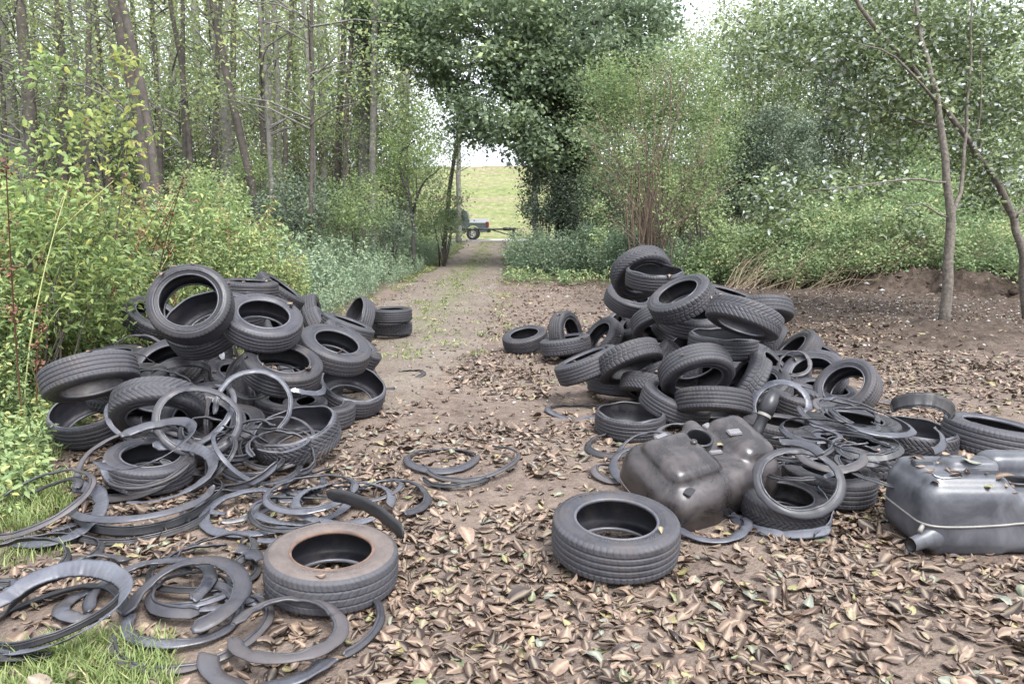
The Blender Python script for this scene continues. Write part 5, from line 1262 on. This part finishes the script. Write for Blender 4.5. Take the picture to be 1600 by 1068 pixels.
for k in range(300):
    bx = U(1130, 1420) if k < 200 else U(1380, 1560); p = at_y(bx, 444, U(18.3, 19.3)); p[2] = gh(p[:1], p[1:2])[0]
    L = U(.8, 2.0); d = np.array([U(.2, 1.0), U(-.2, .6), U(.25, 1.0)]); d /= np.linalg.norm(d)
    tv = tube([p, p + d * L * .55, p + d * L + np.array([.1, 0, -.16 * L])], [.009, .007, .004], 3, cap=False); g.add(tv[0], tv[1], tone=U(0, 1))
mdead, nt, out = new_mat('dead_stalk'); r_ = ramp(nt, [(0, (0.122, 0.084, 0.057)), (1, (0.304, 0.251, 0.175))]); nt.links.new(attr(nt, 'tone'), r_.inputs[0]); pbsdf(nt, out, r_.outputs[0], .9, .1)
tag(g.build('dead_stalks', mdead), 'dry tan stalks leaning over at the front of the brambles', 'dead stems', kind='stuff')

# white poplar with silvery leaves
wb = TREE_BASE.copy(); wb[2] = float(gh(wb[:1], wb[1:2])[0]) - .04
wp = root_at('white_poplar', wb, 'silver leaved young tree standing in the dug soil at the right', 'tree')
D_ = wb[1]
def pp(*q): return [at_y(x, y, D_ + dz) for x, y, dz in q]
pl = [pp((1474, 512, 0), (1480, 440, 0), (1484, 340, 0), (1478, 250, 0), (1462, 150, .1), (1440, 60, .3), (1420, -60, .5)), pp((1484, 340, 0), (1502, 300, .2), (1510, 200, .4), (1516, 90, .5), (1520, -40, .6)),
      pp((1478, 285, 0), (1420, 280, -.5), (1330, 292, -.9), (1260, 300, -1.1)), pp((1482, 340, 0), (1440, 320, -.4), (1405, 318, -.6)), pp((1464, 160, 0), (1400, 90, -.5), (1320, 60, -.8)), pp((1470, 200, .1), (1430, 190, .6), (1340, 150, .9), (1240, 90, 1.2))]
stems('trunk', wp, pl, [(.088, .02), (.036, .012), (.018, .005), (.016, .005), (.022, .006), (.022, .006)], M_BARKP, 9)
E = [(1205, 60, 75, 60, 13.2, .7, 20), (1300, 70, 80, 60, 12.9, .9, 32), (1400, 60, 80, 65, 12.6, 1.0, 36), (1500, 60, 80, 70, 12.9, 1.0, 36), (1580, 120, 55, 90, 12.9, .8, 26), (1440, 170, 90, 55, 12.6, .9, 34), (1530, 220, 60, 60, 12.8, .8, 24), (1340, 170, 60, 50, 12.6, .8, 18),
     (1215, 300, 42, 20, 11.6, .3, 11), (1200, 330, 22, 24, 11.6, .3, 7), (1340, 285, 70, 16, 11.8, .4, 9), (1400, 260, 40, 30, 12.2, .4, 8), (1560, 300, 50, 40, 12.6, .5, 14), (1450, 20, 160, 40, 13, 1.2, 40), (1420, 345, 20, 12, 12, .2, 3)]
foliage('crown', E, 56, (.20, .20, .14), .085, M_WPOP, wp, .62, (-.2, .5), 1.2, oval=True, tmap=lambda n: np.where(U(0, 1, n) < .13, U(.70, 1, n), U(0, .66, n)))
lb_ = at_y(1612, 440, 12.2); lb_[2] = float(gh(lb_[:1], lb_[1:2])[0]) - .04
lt = root_at('white_poplar', lb_, 'second silver leaved tree, its trunk leaning in from the right edge', 'tree')
D_ = 12.2
stems('trunk', lt, [[lb_] + pp((1600, 400, 0), (1586, 340, 0), (1545, 265, -.1), (1500, 200, -.2), (1425, 105, -.3), (1345, 15, -.5), (1300, -60, -.6)), pp((1586, 340, 0), (1600, 330, 0), (1622, 250, .1), (1640, 140, .3)), pp((1530, 250, -.1), (1532, 180, 0), (1534, 60, .2)), pp((1425, 105, -.3), (1428, 30, -.2), (1434, -50, 0))], [(.074, .022), (.04, .016), (.022, .007), (.02, .007)], M_BARKP, 8)
E = [(1340, 30, 70, 50, 13.2, .7, 18), (1440, 110, 60, 50, 13.4, .7, 16), (1560, 180, 60, 80, 13.8, .8, 20), (1610, 250, 40, 60, 13.8, .6, 10), (1520, 100, 70, 60, 13.8, .8, 18), (1470, 150, 60, 40, 11.9, .4, 9), (1390, 70, 50, 40, 11.8, .4, 8), (1550, 260, 40, 30, 11.9, .3, 5)]
foliage('crown', E, 54, (.21, .21, .15), .085, M_WPOP, lt, .62, (-.2, .5), 1.2, oval=True, tmap=lambda n: np.where(U(0, 1, n) < .13, U(.70, 1, n), U(0, .66, n)))

# small crooked tree left of the track
sb = at_y(645, 372, 26); sb[2] = float(gh(sb[:1], sb[1:2])[0])
st_ = root_at('crooked_tree', sb, 'small crooked tree with dark forked stems and yellow green leaves left of the track', 'tree')
D_ = 26
stems('trunk', st_, [[sb] + pp((646, 350, 0), (640, 310, 0), (624, 265, .2), (628, 235, .3), (648, 220, .3)), pp((645, 330, 0), (658, 290, -.2), (672, 275, -.4), (690, 262, -.5)), pp((642, 318, 0), (636, 280, .3), (632, 250, .4)), pp((646, 335, 0), (652, 300, .2), (650, 270, .4))], [(.075, .03), (.05, .015), (.04, .015), (.035, .012)], M_BARKD, 7)
foliage('crown', [(640, 220, 55, 50, 26, 1.3, 46), (600, 250, 35, 45, 26, 1, 22), (690, 250, 40, 45, 26, 1, 24), (655, 290, 50, 40, 26.2, 1.1, 20), (650, 170, 40, 35, 26, 1, 18)], 44, (.22, .22, .18), .08, M_YELL, st_, tmap=lambda n: np.clip(rng.normal(.3, .16, n), 0, .8))
for k, (px, py, dep, ells, lab, mt) in enumerate([
    (560, 370, 22, [(550, 330, 55, 45, 22, 1.2, 60)], 'leafy bush below the ivy wrapped trunk in the left wood', M_SAPL),
    (690, 375, 28, [(695, 330, 34, 46, 28, 1, 44), (670, 355, 30, 20, 27, .8, 18)], 'leafy bush against the left side of the track end', M_SAPL),
    (470, 380, 21, [(465, 320, 62, 55, 21, 1.3, 66)], 'dark green bush in the middle of the left wood floor', M_DSH),
    (320, 390, 19, [(320, 320, 66, 55, 19, 1.3, 66)], 'brownish leafy bush below the leaning brown trunk', M_SAPL),
    (395, 385, 23, [(395, 290, 55, 60, 23, 1.4, 54)], 'thin leaved bush behind the leaning brown trunk', M_SAPL),
    (610, 380, 24, [(605, 345, 40, 34, 24, 1, 34)], 'low bush left of the small crooked tree', M_DSH)]):
    shrub('shrub', lab, px, py, dep, ells, 62, (.22, .22, .2), .09, mt, 7)

# ------------------------------------------------------------------ near shrubs on the left
def near_shrub(label, px, py, dep, ells, per, size, mat, nst, tmap=None, wr=.62, spread=(.10, .10, .08)):
    return shrub('shrub', label, px, py, dep, ells, per, spread, size, mat, nst, M_BARKB, tmap=tmap, wr=wr, el=(-.35, .45), oval=True)
yl = lambda a, s: (lambda n: np.clip(rng.normal(a, s, n), 0, 1))
near_shrub('tall yellowing shrub with clear yellow leaves left of the leaning trunks', 150, 470, 8.4, [(195, 125, 26, 46, 8.4, .3, 13), (175, 195, 46, 40, 8.4, .4, 13), (120, 200, 42, 40, 8.4, .4, 8), (215, 240, 30, 40, 8.3, .3, 10), (150, 290, 80, 60, 8.4, .5, 20), (160, 360, 90, 50, 8.3, .5, 20)], 9, .082, M_YELL, 9, yl(.60, .2))
near_shrub('leafy green shrub with big upper leaves at the left edge', 40, 500, 7.4, [(70, 110, 30, 24, 7.6, .25, 6), (40, 240, 60, 50, 7.6, .4, 10), (90, 310, 80, 60, 7.4, .45, 20), (20, 330, 50, 60, 7.2, .4, 22)], 11, .08, M_YELL, 9, yl(.42, .16))
near_shrub('yellow green bush with drooping pointed leaves at the left edge', 60, 560, 6.6, [(40, 400, 70, 60, 6.7, .4, 46), (120, 380, 60, 50, 7.0, .4, 36), (150, 430, 70, 50, 7.0, .4, 44), (50, 490, 70, 50, 6.5, .4, 44), (130, 500, 60, 40, 7.2, .4, 34), (200, 440, 50, 50, 7.6, .4, 30)], 12, .075, M_YELL, 9, yl(.40, .17), .42)
near_shrub('low bramble bush with broad leaves behind the left heap', 270, 440, 11, [(270, 350, 60, 28, 11, .5, 26), (225, 380, 45, 34, 10.6, .45, 22), (330, 350, 42, 22, 11.2, .45, 16)], 10, .10, M_YELL, 7, yl(.36, .17), .7, (.14, .14, .11))
near_shrub('bright green leafy mound further back behind the left heap', 370, 440, 14, [(360, 355, 60, 24, 14, .6, 36), (420, 372, 50, 22, 14.5, .6, 24)], 12, .10, M_BRAM, 6, yl(.75, .14), .65, (.16, .16, .12))

# ------------------------------------------------------------------ undergrowth
def herb(h, nl, L, wr, seed_head=False):
    g = Geo(); lean = U(-.25, .25, 2)
    zs = np.linspace(0, h, 6); pts = np.stack([lean[0] * (zs / h) ** 2 * h, lean[1] * (zs / h) ** 2 * h, zs], 1)
    tv = tube(pts, np.linspace(.006, .003, 6), 3, cap=False); g.add(tv[0], tv[1], tone=.3)
    z = h * U(.18, 1, nl) ** .75; c = np.stack([np.interp(z, zs, pts[:, 0]), np.interp(z, zs, pts[:, 1]), z], 1)
    a = U(0, 6.28, nl); r = (.02 + .13 * U(0, 1, nl)) * (1.25 - z / h)
    c = c + np.stack([r * np.cos(a), r * np.sin(a), 0 * a], 1)
    V, Q, t = leaf_quads(c, L, wr, (-.25, .4), .5, oval=True, az=a, tone=(.25, 1)); g.add(V, Q, tone=t)
    if seed_head:
        n = 40; zz = U(h * .72, h * 1.12, n); c = np.stack([np.interp(zz, zs, pts[:, 0]), np.interp(zz, zs, pts[:, 1]), zz], 1) + rng.normal(0, .018, (n, 3))
        V, Q, t = leaf_quads(c, .03, .6, oval=True, tone=(0, .02)); g.add(V, Q, tone=t)
    return g.arrays()
def scatter(name, label, cat, temps, XY, sc, mat, zoff=0.):
    Vs, Qs, ts, off = [], [], [], 0
    Zs = gh(XY[:, 0], XY[:, 1])
    for k in range(len(XY)):
        V, Q, T, t = temps[k % len(temps)]
        a = U(0, 6.28); c, s = math.cos(a), math.sin(a); W = (V @ np.array([[c, s, 0], [-s, c, 0], [0, 0, 1]])) * sc[k] + [XY[k, 0], XY[k, 1], Zs[k] + zoff]
        Vs.append(W); Qs.append(Q + off); ts.append(np.clip(t + U(-.18, .18) * (t > .03), 0, 1)); off += len(V)
    return tag(mk(name, np.vstack(Vs), np.vstack(Qs), None, mat, np.concatenate(ts)), label, cat, kind='stuff')
TYRES = np.array([o.matrix_world.translation[:2] for o in COL.objects if o.name.startswith('car_tyre')])
def clear(XY, r=.36):
    d = np.min(np.hypot(XY[:, None, 0] - TYRES[None, :, 0], XY[:, None, 1] - TYRES[None, :, 1]), axis=1); return XY[d > r]
def edge_l(y): return np.interp(y, [2, 4, 5.5, 7, 8.5, 11, 14, 20, 46], [-2.5, -3.0, -3.5, -4.2, -3.7, -3.0, -3.1, -2.95, -3.0])
nett = [herb(U(.6, .95), 44, .085, .42) for _ in range(7)]
y = 46 - 37 * U(0, 1, 2600) ** .62; xy = np.stack([edge_l(y) - .1 - 6.5 * U(0, 1, 2600) ** 1.5 * (1 + y / 40), y], 1); xy = clear(xy, .45)
sc = U(.6, 1.2, len(xy)) * np.clip(.45 + (edge_l(xy[:, 1]) - xy[:, 0]) / 1.5, .45, 1.25)
scatter('undergrowth', 'dense green nettles and herbs along the left side of the track', 'undergrowth', nett, xy, sc, M_NETT)
weeds = [herb(U(1.2, 1.7), 95, .085, .38, k % 3 == 0) for k in range(8)] + [herb(U(.8, 1.2), 60, .085, .5) for k in range(4)]
y = U(5.8, 12.5, 1500); xy = np.stack([edge_l(y) - .4 - 5.0 * U(0, 1, 1500) ** 1.25, y], 1); xy = clear(xy, .5)
sc = U(.7, 1.15, len(xy)) * np.clip(.4 + (edge_l(xy[:, 1]) - xy[:, 0]) / 1.8, .4, 1.12)
scatter('tall_weeds', 'tall yellow green weeds with brown seed stalks behind the left heap', 'weeds', weeds, xy, sc, M_HERB)
low = [herb(U(.18, .34), 22, .06, .5) for _ in range(6)]
y = U(4.0, 8, 1100); xy = np.stack([edge_l(y) + .15 - 2.4 * U(0, 1, 1100) ** 1.2, y], 1); xy = clear(xy, .38)
scatter('low_herbs', 'low green herbs growing round the left foot of the heap', 'herbs', low, xy, U(.45, 1.05, len(xy)), M_HERB)
y = U(9, 45, 700); xy = np.stack([np.where(U(0, 1, 700) < .45, -1.5 + rng.normal(0, .35, 700), np.where(U(0, 1, 700) < .5, edge_l(y) + .15 * rng.normal(0, 1, 700), -.1 + .3 * rng.normal(0, 1, 700))), y], 1); xy = clear(xy[(xy[:, 0] < 0) | (xy[:, 1] > 19)], .5)
scatter('track_plants', 'small grass and plantain tufts on the middle and edges of the track', 'grass tufts', [herb(.10, 14, .06, .3) for _ in range(4)], xy, U(.5, 1.3, len(xy)), M_GRASS)
xy = np.stack([U(-.2, 14, 260), U(19.5, 21.5, 260)], 1); scatter('clearing_edge_plants', 'low green plants where the dug clearing meets the brambles', 'herbs', low, xy, U(.8, 1.8, 260), M_BRAM)

g = Geo()
for k in range(170):
    y_ = U(5.7, 9.5); x_ = edge_l(y_) - .2 - 2.2 * U(0, 1); h_ = U(.9, 2.1); z_ = float(gh(np.array([x_]), np.array([y_]))[0]); l_ = U(-.5, .5, 2)
    if np.min(np.hypot(TYRES[:, 0] - x_, TYRES[:, 1] - y_)) < .5: continue
    pts = np.array([[x_ + l_[0] * (q * h_) ** 1.5, y_ + l_[1] * (q * h_) ** 1.5, z_ + q * h_] for q in np.linspace(0, 1, 7)])
    tv = tube(pts, np.linspace(.008, .004, 7), 4, cap=False); g.add(tv[0], tv[1], tone=.75 if k % 3 else .1)
    if k % 3 == 0:
        c = pts[rng.integers(3, 7, 120)] + rng.normal(0, .03, (120, 3)); V, Q, t = leaf_quads(c, .035, .6, tone=(0, .25)); g.add(V, Q, tone=t)
mstk, nt, out = new_mat('weed_stalk'); r_ = ramp(nt, [(0, (.11, .055, .035)), (.3, (.20, .10, .06)), (.6, (.28, .31, .12)), (1, (.42, .42, .20))]); nt.links.new(attr(nt, 'tone'), r_.inputs[0]); pbsdf(nt, out, r_.outputs[0], .7, .3)
tag(g.build('weed_stalks', mstk), 'pale stems and rusty brown seed stalks among the weeds behind the left heap', 'weed stalks', kind='stuff')

def blades(XY, hgt):
    n = len(XY); a = U(0, 6.28, n); h = hgt * U(.5, 1.3, n); b = U(.1, 1.3, n) * h; w_ = U(.0022, .0045, n)
    z = gh(XY[:, 0], XY[:, 1]) - .005; P = np.stack([XY[:, 0], XY[:, 1], z], 1); d = np.stack([np.cos(a), np.sin(a), 0 * a], 1); s = np.stack([-np.sin(a), np.cos(a), 0 * a], 1) * w_[:, None]
    up = np.array([0, 0, 1.])
    m1 = P + d * (b * .3)[:, None] + up * (h * .6)[:, None]; t1 = P + d * b[:, None] + up * h[:, None]
    V = np.stack([P - s, P + s, m1 + s * .8, m1 - s * .8, t1 + s * .15, t1 - s * .15], 1).reshape(-1, 3)
    i = np.arange(n)[:, None] * 6; Q = np.concatenate([i + [[0, 1, 2, 3]], i + [[3, 2, 4, 5]]])
    return V, Q, np.repeat(U(0, 1, n), 6)
def poly_pts(poly, n):
    poly = np.array(poly, float); lo, hi = poly.min(0), poly.max(0); out = []
    while len(out) < n:
        p = lo + (hi - lo) * rng.random(2); ins = False; j = len(poly) - 1
        for i in range(len(poly)):
            if (poly[i][1] > p[1]) != (poly[j][1] > p[1]) and p[0] < (poly[j][0] - poly[i][0]) * (p[1] - poly[i][1]) / (poly[j][1] - poly[i][1]) + poly[i][0]: ins = not ins
            j = i
        if ins: out.append(at_z(p[0], p[1], 0)[:2])
    return np.array(out)
gA = poly_pts([(-40, 540), (60, 545), (100, 620), (150, 690), (135, 735), (110, 800), (20, 845), (-40, 860)], 7500)
gB = poly_pts([(-60, 1000), (60, 1005), (150, 988), (270, 1000), (285, 1068), (230, 1120), (-60, 1120)], 3600)
gC = poly_pts([(-40, 845), (60, 835), (120, 860), (-40, 905)], 350)
ec = at_z(120, 1060); gB = gB[U(0, 1, len(gB)) < sstep(.3, .62, fbm(gB[:, 0] * 5, gB[:, 1] * 5, 3)) * (1.25 - sstep(.15, .62, np.hypot((gB[:, 0] - ec[0]) * .8, (gB[:, 1] - ec[1]) * 1.3) + .25 * (vnoise(gB[:, 0] * 7, gB[:, 1] * 7, 12) - .5)) * 1.25)]
gA = gA[vnoise(gA[:, 0] * 4, gA[:, 1] * 4, 5) > .3]
V, Q, t = blades(np.vstack([clear(gA, .34), gB, gC]), np.concatenate([np.full(len(clear(gA, .34)), .095), np.full(len(gB), .06), np.full(len(gC), .06)]))
tag(mk('grass', V, Q, None, M_GRASS, t), 'short bright green grass at the left edge and lower left corner', 'grass', kind='stuff')

# ------------------------------------------------------------------ fallen leaves
mlit, nt, out = new_mat('fallen_leaf')
r_ = ramp(nt, [(0, (0.017, 0.009, 0.007)), (.18, (0.037, 0.021, 0.015)), (.36, (0.065, 0.039, 0.028)), (.54, (0.105, 0.066, 0.047)), (.72, (0.153, 0.102, 0.073)), (.86, (0.217, 0.150, 0.110)), (.925, (0.169, 0.134, 0.099)), (.955, (0.223, 0.191, 0.074)), (.97, (0.100, 0.120, 0.048)), (.985, (0.132, 0.143, 0.110)), (1, (0.159, 0.173, 0.141))])
nt.links.new(attr(nt, 'tone'), r_.inputs[0])
nz = noise(nt, 60, 4, .7, N(nt, 'ShaderNodeNewGeometry').outputs['Position']); rz = ramp(nt, [(.3, (.68, .68, .68)), (.65, (1.12, 1.12, 1.12))]); nt.links.new(nz.outputs[0], rz.inputs[0])
vein = N(nt, 'ShaderNodeMath', operation='MULTIPLY'); nt.links.new(attr(nt, 'mid'), vein.inputs[0]); vein.inputs[1].default_value = .35
lc = mixc(nt, vein.outputs[0], mixc(nt, 1., r_.outputs[0], rz.outputs[0], 'MULTIPLY'), (.5, .42, .30))
pbsdf(nt, out, lc, .55, .4, bump(nt, nz.outputs[0], .3, .004))
def litter(XY, L, zmax, tilt=.32, zb=None):
    n = len(XY); u = np.linspace(0, 1, 6); v = np.array([-1, -.5, 0, .5, 1.]); Uu, Vv = np.meshgrid(u, v, indexing='ij')
    wid = np.sin(np.pi * np.clip(Uu, .02, .985) ** .8) ** .8
    L = L * np.exp(rng.normal(-.1, .3, n)); W = L * U(.42, .68, n)
    curl = rng.normal(.25, .75, n); bend = rng.normal(.0, .6, n); tw = rng.normal(0, .7, n)
    x = (Uu[None] - .5) * L[:, None, None]; yv = Vv[None] * wid[None] * .5; ca = curl[:, None, None] * 1.1
    yy = np.where(np.abs(ca) > .05, np.sin(yv * 2 * ca) / (2 * ca), yv) * W[:, None, None]; zz = np.where(np.abs(ca) > .05, (1 - np.cos(yv * 2 * ca)) / (2 * ca), 0) * W[:, None, None]
    zz = zz + bend[:, None, None] * (Uu[None] - .5) ** 2 * L[:, None, None] + tw[:, None, None] * (Uu[None] - .5) * yv * W[:, None, None] + .05 * L[:, None, None] * (rng.random((n, 6, 5)) - .5)
    P = np.stack([x + 0 * yy, yy, zz], -1).reshape(n, 30, 3)
    a = U(0, 6.28, n); tx = rng.normal(0, tilt, n); ty = rng.normal(0, tilt, n)
    def rot(P, ang, i, j):
        c, s = np.cos(ang)[:, None], np.sin(ang)[:, None]; A, B = P[..., i] * c - P[..., j] * s, P[..., i] * s + P[..., j] * c
        P = P.copy(); P[..., i] = A; P[..., j] = B; return P
    P = rot(P, tx, 1, 2); P = rot(P, ty, 0, 2); P = rot(P, a, 0, 1)
    if zb is None: zb = gh(XY[:, 0], XY[:, 1])
    lift = -P[..., 2].min(1) * .75 + U(0, 1, n) ** 2 * zmax
    P = P + np.stack([XY[:, 0], XY[:, 1], zb + lift], 1)[:, None]
    i = np.arange(5)[:, None] * 5; j = np.arange(4)[None]; q = np.stack([i + j, i + 5 + j, i + 6 + j, i + 1 + j], -1).reshape(-1, 4)
    Q = (np.arange(n)[:, None, None] * 30 + q[None]).reshape(-1, 4)
    t = np.repeat(np.clip(U(0, 1, n), 0, 1), 30); mid = np.tile((np.abs(Vv) < .1).astype(float).ravel(), n)
    return P.reshape(-1, 3), Q, t, mid
RINGP = []
for o in COL.objects:
    if o.get('category') in ('rubber ring', 'rubber strip', 'fuel tank'):
        for q in ([o] if o.type == 'MESH' else [c for c in o.children if c.name.startswith('body')]):
            M = np.array(q.matrix_world); v = np.array([w.co[:] for w in q.data.vertices])[::3]
            v = v @ M[:3, :3].T + M[:3, 3]; RINGP.append(v[v[:, 2] < .16][:, :2])
RINGP = np.vstack(RINGP); OCC = set(map(tuple, np.floor(RINGP / .035).astype(int)))
def off_rings(XY, keep=.12):
    k = np.floor(XY / .035).astype(int); hit = np.array([((a, b) in OCC) for a, b in k])
    return XY[~hit | (U(0, 1, len(XY)) < keep)]
def dens(XY):
    x, y = XY[:, 0], XY[:, 1]
    f = fbm(x * .9, y * .9, 91, 3); f2 = vnoise(x * 3.2, y * 3.2, 92)
    d = np.clip((f - .36) * 4.6, .08, 1) * np.clip(.35 + 1.1 * f2, 0, 1)
    d = d * np.clip(1.25 - (y - 3.0) * .085, .22, 1)
    d = np.where(y < 4.2, np.maximum(d, .10 + .85 * sstep(.3, .75, .6 * f2 + .4 * vnoise(x * 7, y * 7, 95))), d)
    d = d * np.where((x < edge_l(y) + .2) & (y > 4.2), .15, 1)
    d = d * np.where((x > -2.6) & (x < .1) & (y > 7.5), .9, 1)
    for (px, py, r) in ((285, 1045, .22), (1150, 880, .28), (1020, 1010, .12), (1480, 905, .2), (700, 660, .3), (560, 660, .2), (300, 1000, .1)):
        c = at_z(px, py); d = d * (1 - .88 * np.exp(-((x - c[0]) ** 2 + (y - c[1]) ** 2) / r ** 2))
    return d
def sample(n, x0, x1, y0, y1, k=1.):
    out = []
    while sum(map(len, out)) < n:
        p = np.stack([U(x0, x1, 40000), U(y0, y1, 40000)], 1); p = p[np.abs(p[:, 0]) < p[:, 1] * .76 + .3]; p = p[U(0, 1, len(p)) < dens(p) * k]; out.append(p)
    return np.vstack(out)[:n]
A = sample(9800, -3.4, 3.4, 2.3, 4.6); B = sample(9500, -4, 6, 4.4, 8.5); Cc = sample(11500, -3.4, 10, 8.3, 22)
Cc = Cc[(Cc[:, 0] > -3.2) | (Cc[:, 1] < 7)]
A, B = off_rings(A), off_rings(B)
va = [litter(A, .068, .012, .22), litter(B, .066, .011, .22), litter(Cc, .066, .008, .22)]
o_ = 0; Vs = []; Qs = []; ts = []; ms = []
for V, Q, t, m in va: Vs.append(V); Qs.append(Q + o_); ts.append(t); ms.append(m); o_ += len(V)
bpy.context.view_layer.update(); dg_ = bpy.context.evaluated_depsgraph_get()   # leaves caught on the tyres, rings and tanks
cand = np.vstack([TYRES[rng.integers(0, len(TYRES), 900)] + rng.normal(0, .22, (900, 2)), np.stack([U(2.05, 2.9, 90), U(3.5, 4.1, 90)], 1)]); cx_ = []
for q in cand:
    ok_, loc_, nor_, ix_, ob_, mt_ = SC.ray_cast(dg_, Vector((q[0], q[1], 1.75)), Vector((0, 0, -1)))
    if ok_ and nor_.z > .45 and ob_.name.split('.')[0] in ('tread', 'sidewall', 'inner_liner', 'cut_tyre_ring', 'rubber_strip', 'body', 'bead') and rng.random() < (.45 if ob_.name.startswith('body') else .3): cx_.append(loc_[:])
cx_ = np.array(cx_)
V, Q, t, m = litter(cx_[:, :2], .062, .004, .2, cx_[:, 2] + .004); Vs.append(V); Qs.append(Q + o_); ts.append(t); ms.append(m); o_ += len(V)
nb_ = 150; xb = np.stack([U(-2.6, 3.0, nb_), U(2.4, 6.5, nb_)], 1); xb = xb[np.abs(xb[:, 0]) < xb[:, 1] * .74]; xb = off_rings(xb, 0)
V, Q, t, m = litter(xb, .085, .02, .2); t = np.repeat(rng.choice([.90, .93, .955, .965, .975, .99, 1.0, .84], len(xb)), 30)     # fresher, larger leaves on top
Vs.append(V); Qs.append(Q + o_); ts.append(t); ms.append(m)
tag(mk('leaf_litter', np.vstack(Vs), np.vstack(Qs), None, mlit, {'tone': np.concatenate(ts), 'mid': np.concatenate(ms)}, True), 'curled brown and tan fallen leaves strewn over the ground', 'fallen leaves', kind='stuff')

g = Geo()
for k in range(420):
    x_, y_ = U(-3, 6), U(2.4, 12); 
    if abs(x_) > y_ * .75: continue
    z_ = float(gh(np.array([x_]), np.array([y_]))[0]) + .008; a = U(0, 6.28); L = U(.05, .28); d_ = np.array([math.cos(a), math.sin(a), U(-.03, .08)])
    p = np.array([x_, y_, z_]); tv = tube([p, p + d_ * L * .5 + rng.normal(0, .008, 3), p + d_ * L], [.0035, .003, .0015], 4, cap=False); g.add(tv[0], tv[1], tone=U(0, .8))
tag(g.build('twigs', mdead), 'thin dry twigs scattered among the fallen leaves', 'twigs', kind='stuff')

# clods, bark chips and pale shreds on the dug soil
mcl, nt, out = new_mat('soil_clod')
r_ = ramp(nt, [(0, (0.034, 0.024, 0.019)), (.55, (0.099, 0.076, 0.061)), (.80, (0.167, 0.137, 0.114)), (.86, (0.304, 0.289, 0.274)), (1, (0.471, 0.464, 0.456))]); nt.links.new(attr(nt, 'tone'), r_.inputs[0]); pbsdf(nt, out, r_.outputs[0], .95, .1)
ico = bmesh.new(); bmesh.ops.create_icosphere(ico, subdivisions=1, radius=1); iv = np.array([v.co[:] for v in ico.verts]); it_ = np.array([[v.index for v in f.verts] for f in ico.faces]); ico.free()
n = 5200; x = U(.2, 15, n); y = U(8.6, 20, n); k = (fbm(x, y, 15) > .38) & (np.abs(x) < y * .74); x, y = x[k], y[k]; n = len(x)
bk = np.exp(-((y - bank_y(x)) / .9) ** 2) * (x > 8)
r = .006 + (.03 + .05 * bk) * U(0, 1, n) ** 3.2; sc = r[:, None] * U(.6, 1.4, (n, 3)) * [1.2, 1, .7]
V = (iv[None] * (1 + .5 * (rng.random((n, 12, 1)) - .5))) * sc[:, None] + np.stack([x, y, gh(x, y) + r * .2], 1)[:, None]
T = (np.arange(n)[:, None, None] * 12 + it_[None]).reshape(-1, 3); tn = np.repeat(U(0, .9, n), 12)
tag(mk('soil_clods', V.reshape(-1, 3), None, T, mcl, tn), 'clods and stones over the dug up soil at the right', 'soil clods', kind='stuff')
n = 3800; x = U(-2.9, .6, n); y = 5 + 20 * U(0, 1, n) ** 1.4; r = .004 + .012 * U(0, 1, n) ** 3; sc = r[:, None] * U(.6, 1.4, (n, 3)) * [1.2, 1, .7]
V = (iv[None] * (1 + .5 * (rng.random((n, 12, 1)) - .5))) * sc[:, None] + np.stack([x, y, gh(x, y) + .02 * (y > 6.5) + r * .2], 1)[:, None]
T = (np.arange(n)[:, None, None] * 12 + it_[None]).reshape(-1, 3); tn = np.repeat(U(.4, 1, n) ** 1.4, 12)
tag(mk('track_stones', V.reshape(-1, 3), None, T, mcl, tn), 'small grey stones lying loose on the gravel track', 'stones', kind='stuff')
n = 3600; x = 8 + rng.normal(0, 2.6, n); y = 14.8 + rng.normal(0, 2.3, n); k = (np.abs(x) < y * .76) & (x > .5) & (y > 9) & (y < 19.5); P = np.stack([x, y, gh(x, y) + .01], 1)[k]
V, Q, t = leaf_quads(P, .05, .4, (.1, .3), .6, tone=lambda n: np.where(U(0, 1, n) < .5, U(.5, .8, n), U(.82, 1, n)))
tag(mk('pale_shreds', V, Q, None, mcl, t), 'pale shreds of leaves and wood strewn over the dug soil', 'shreds', kind='stuff')
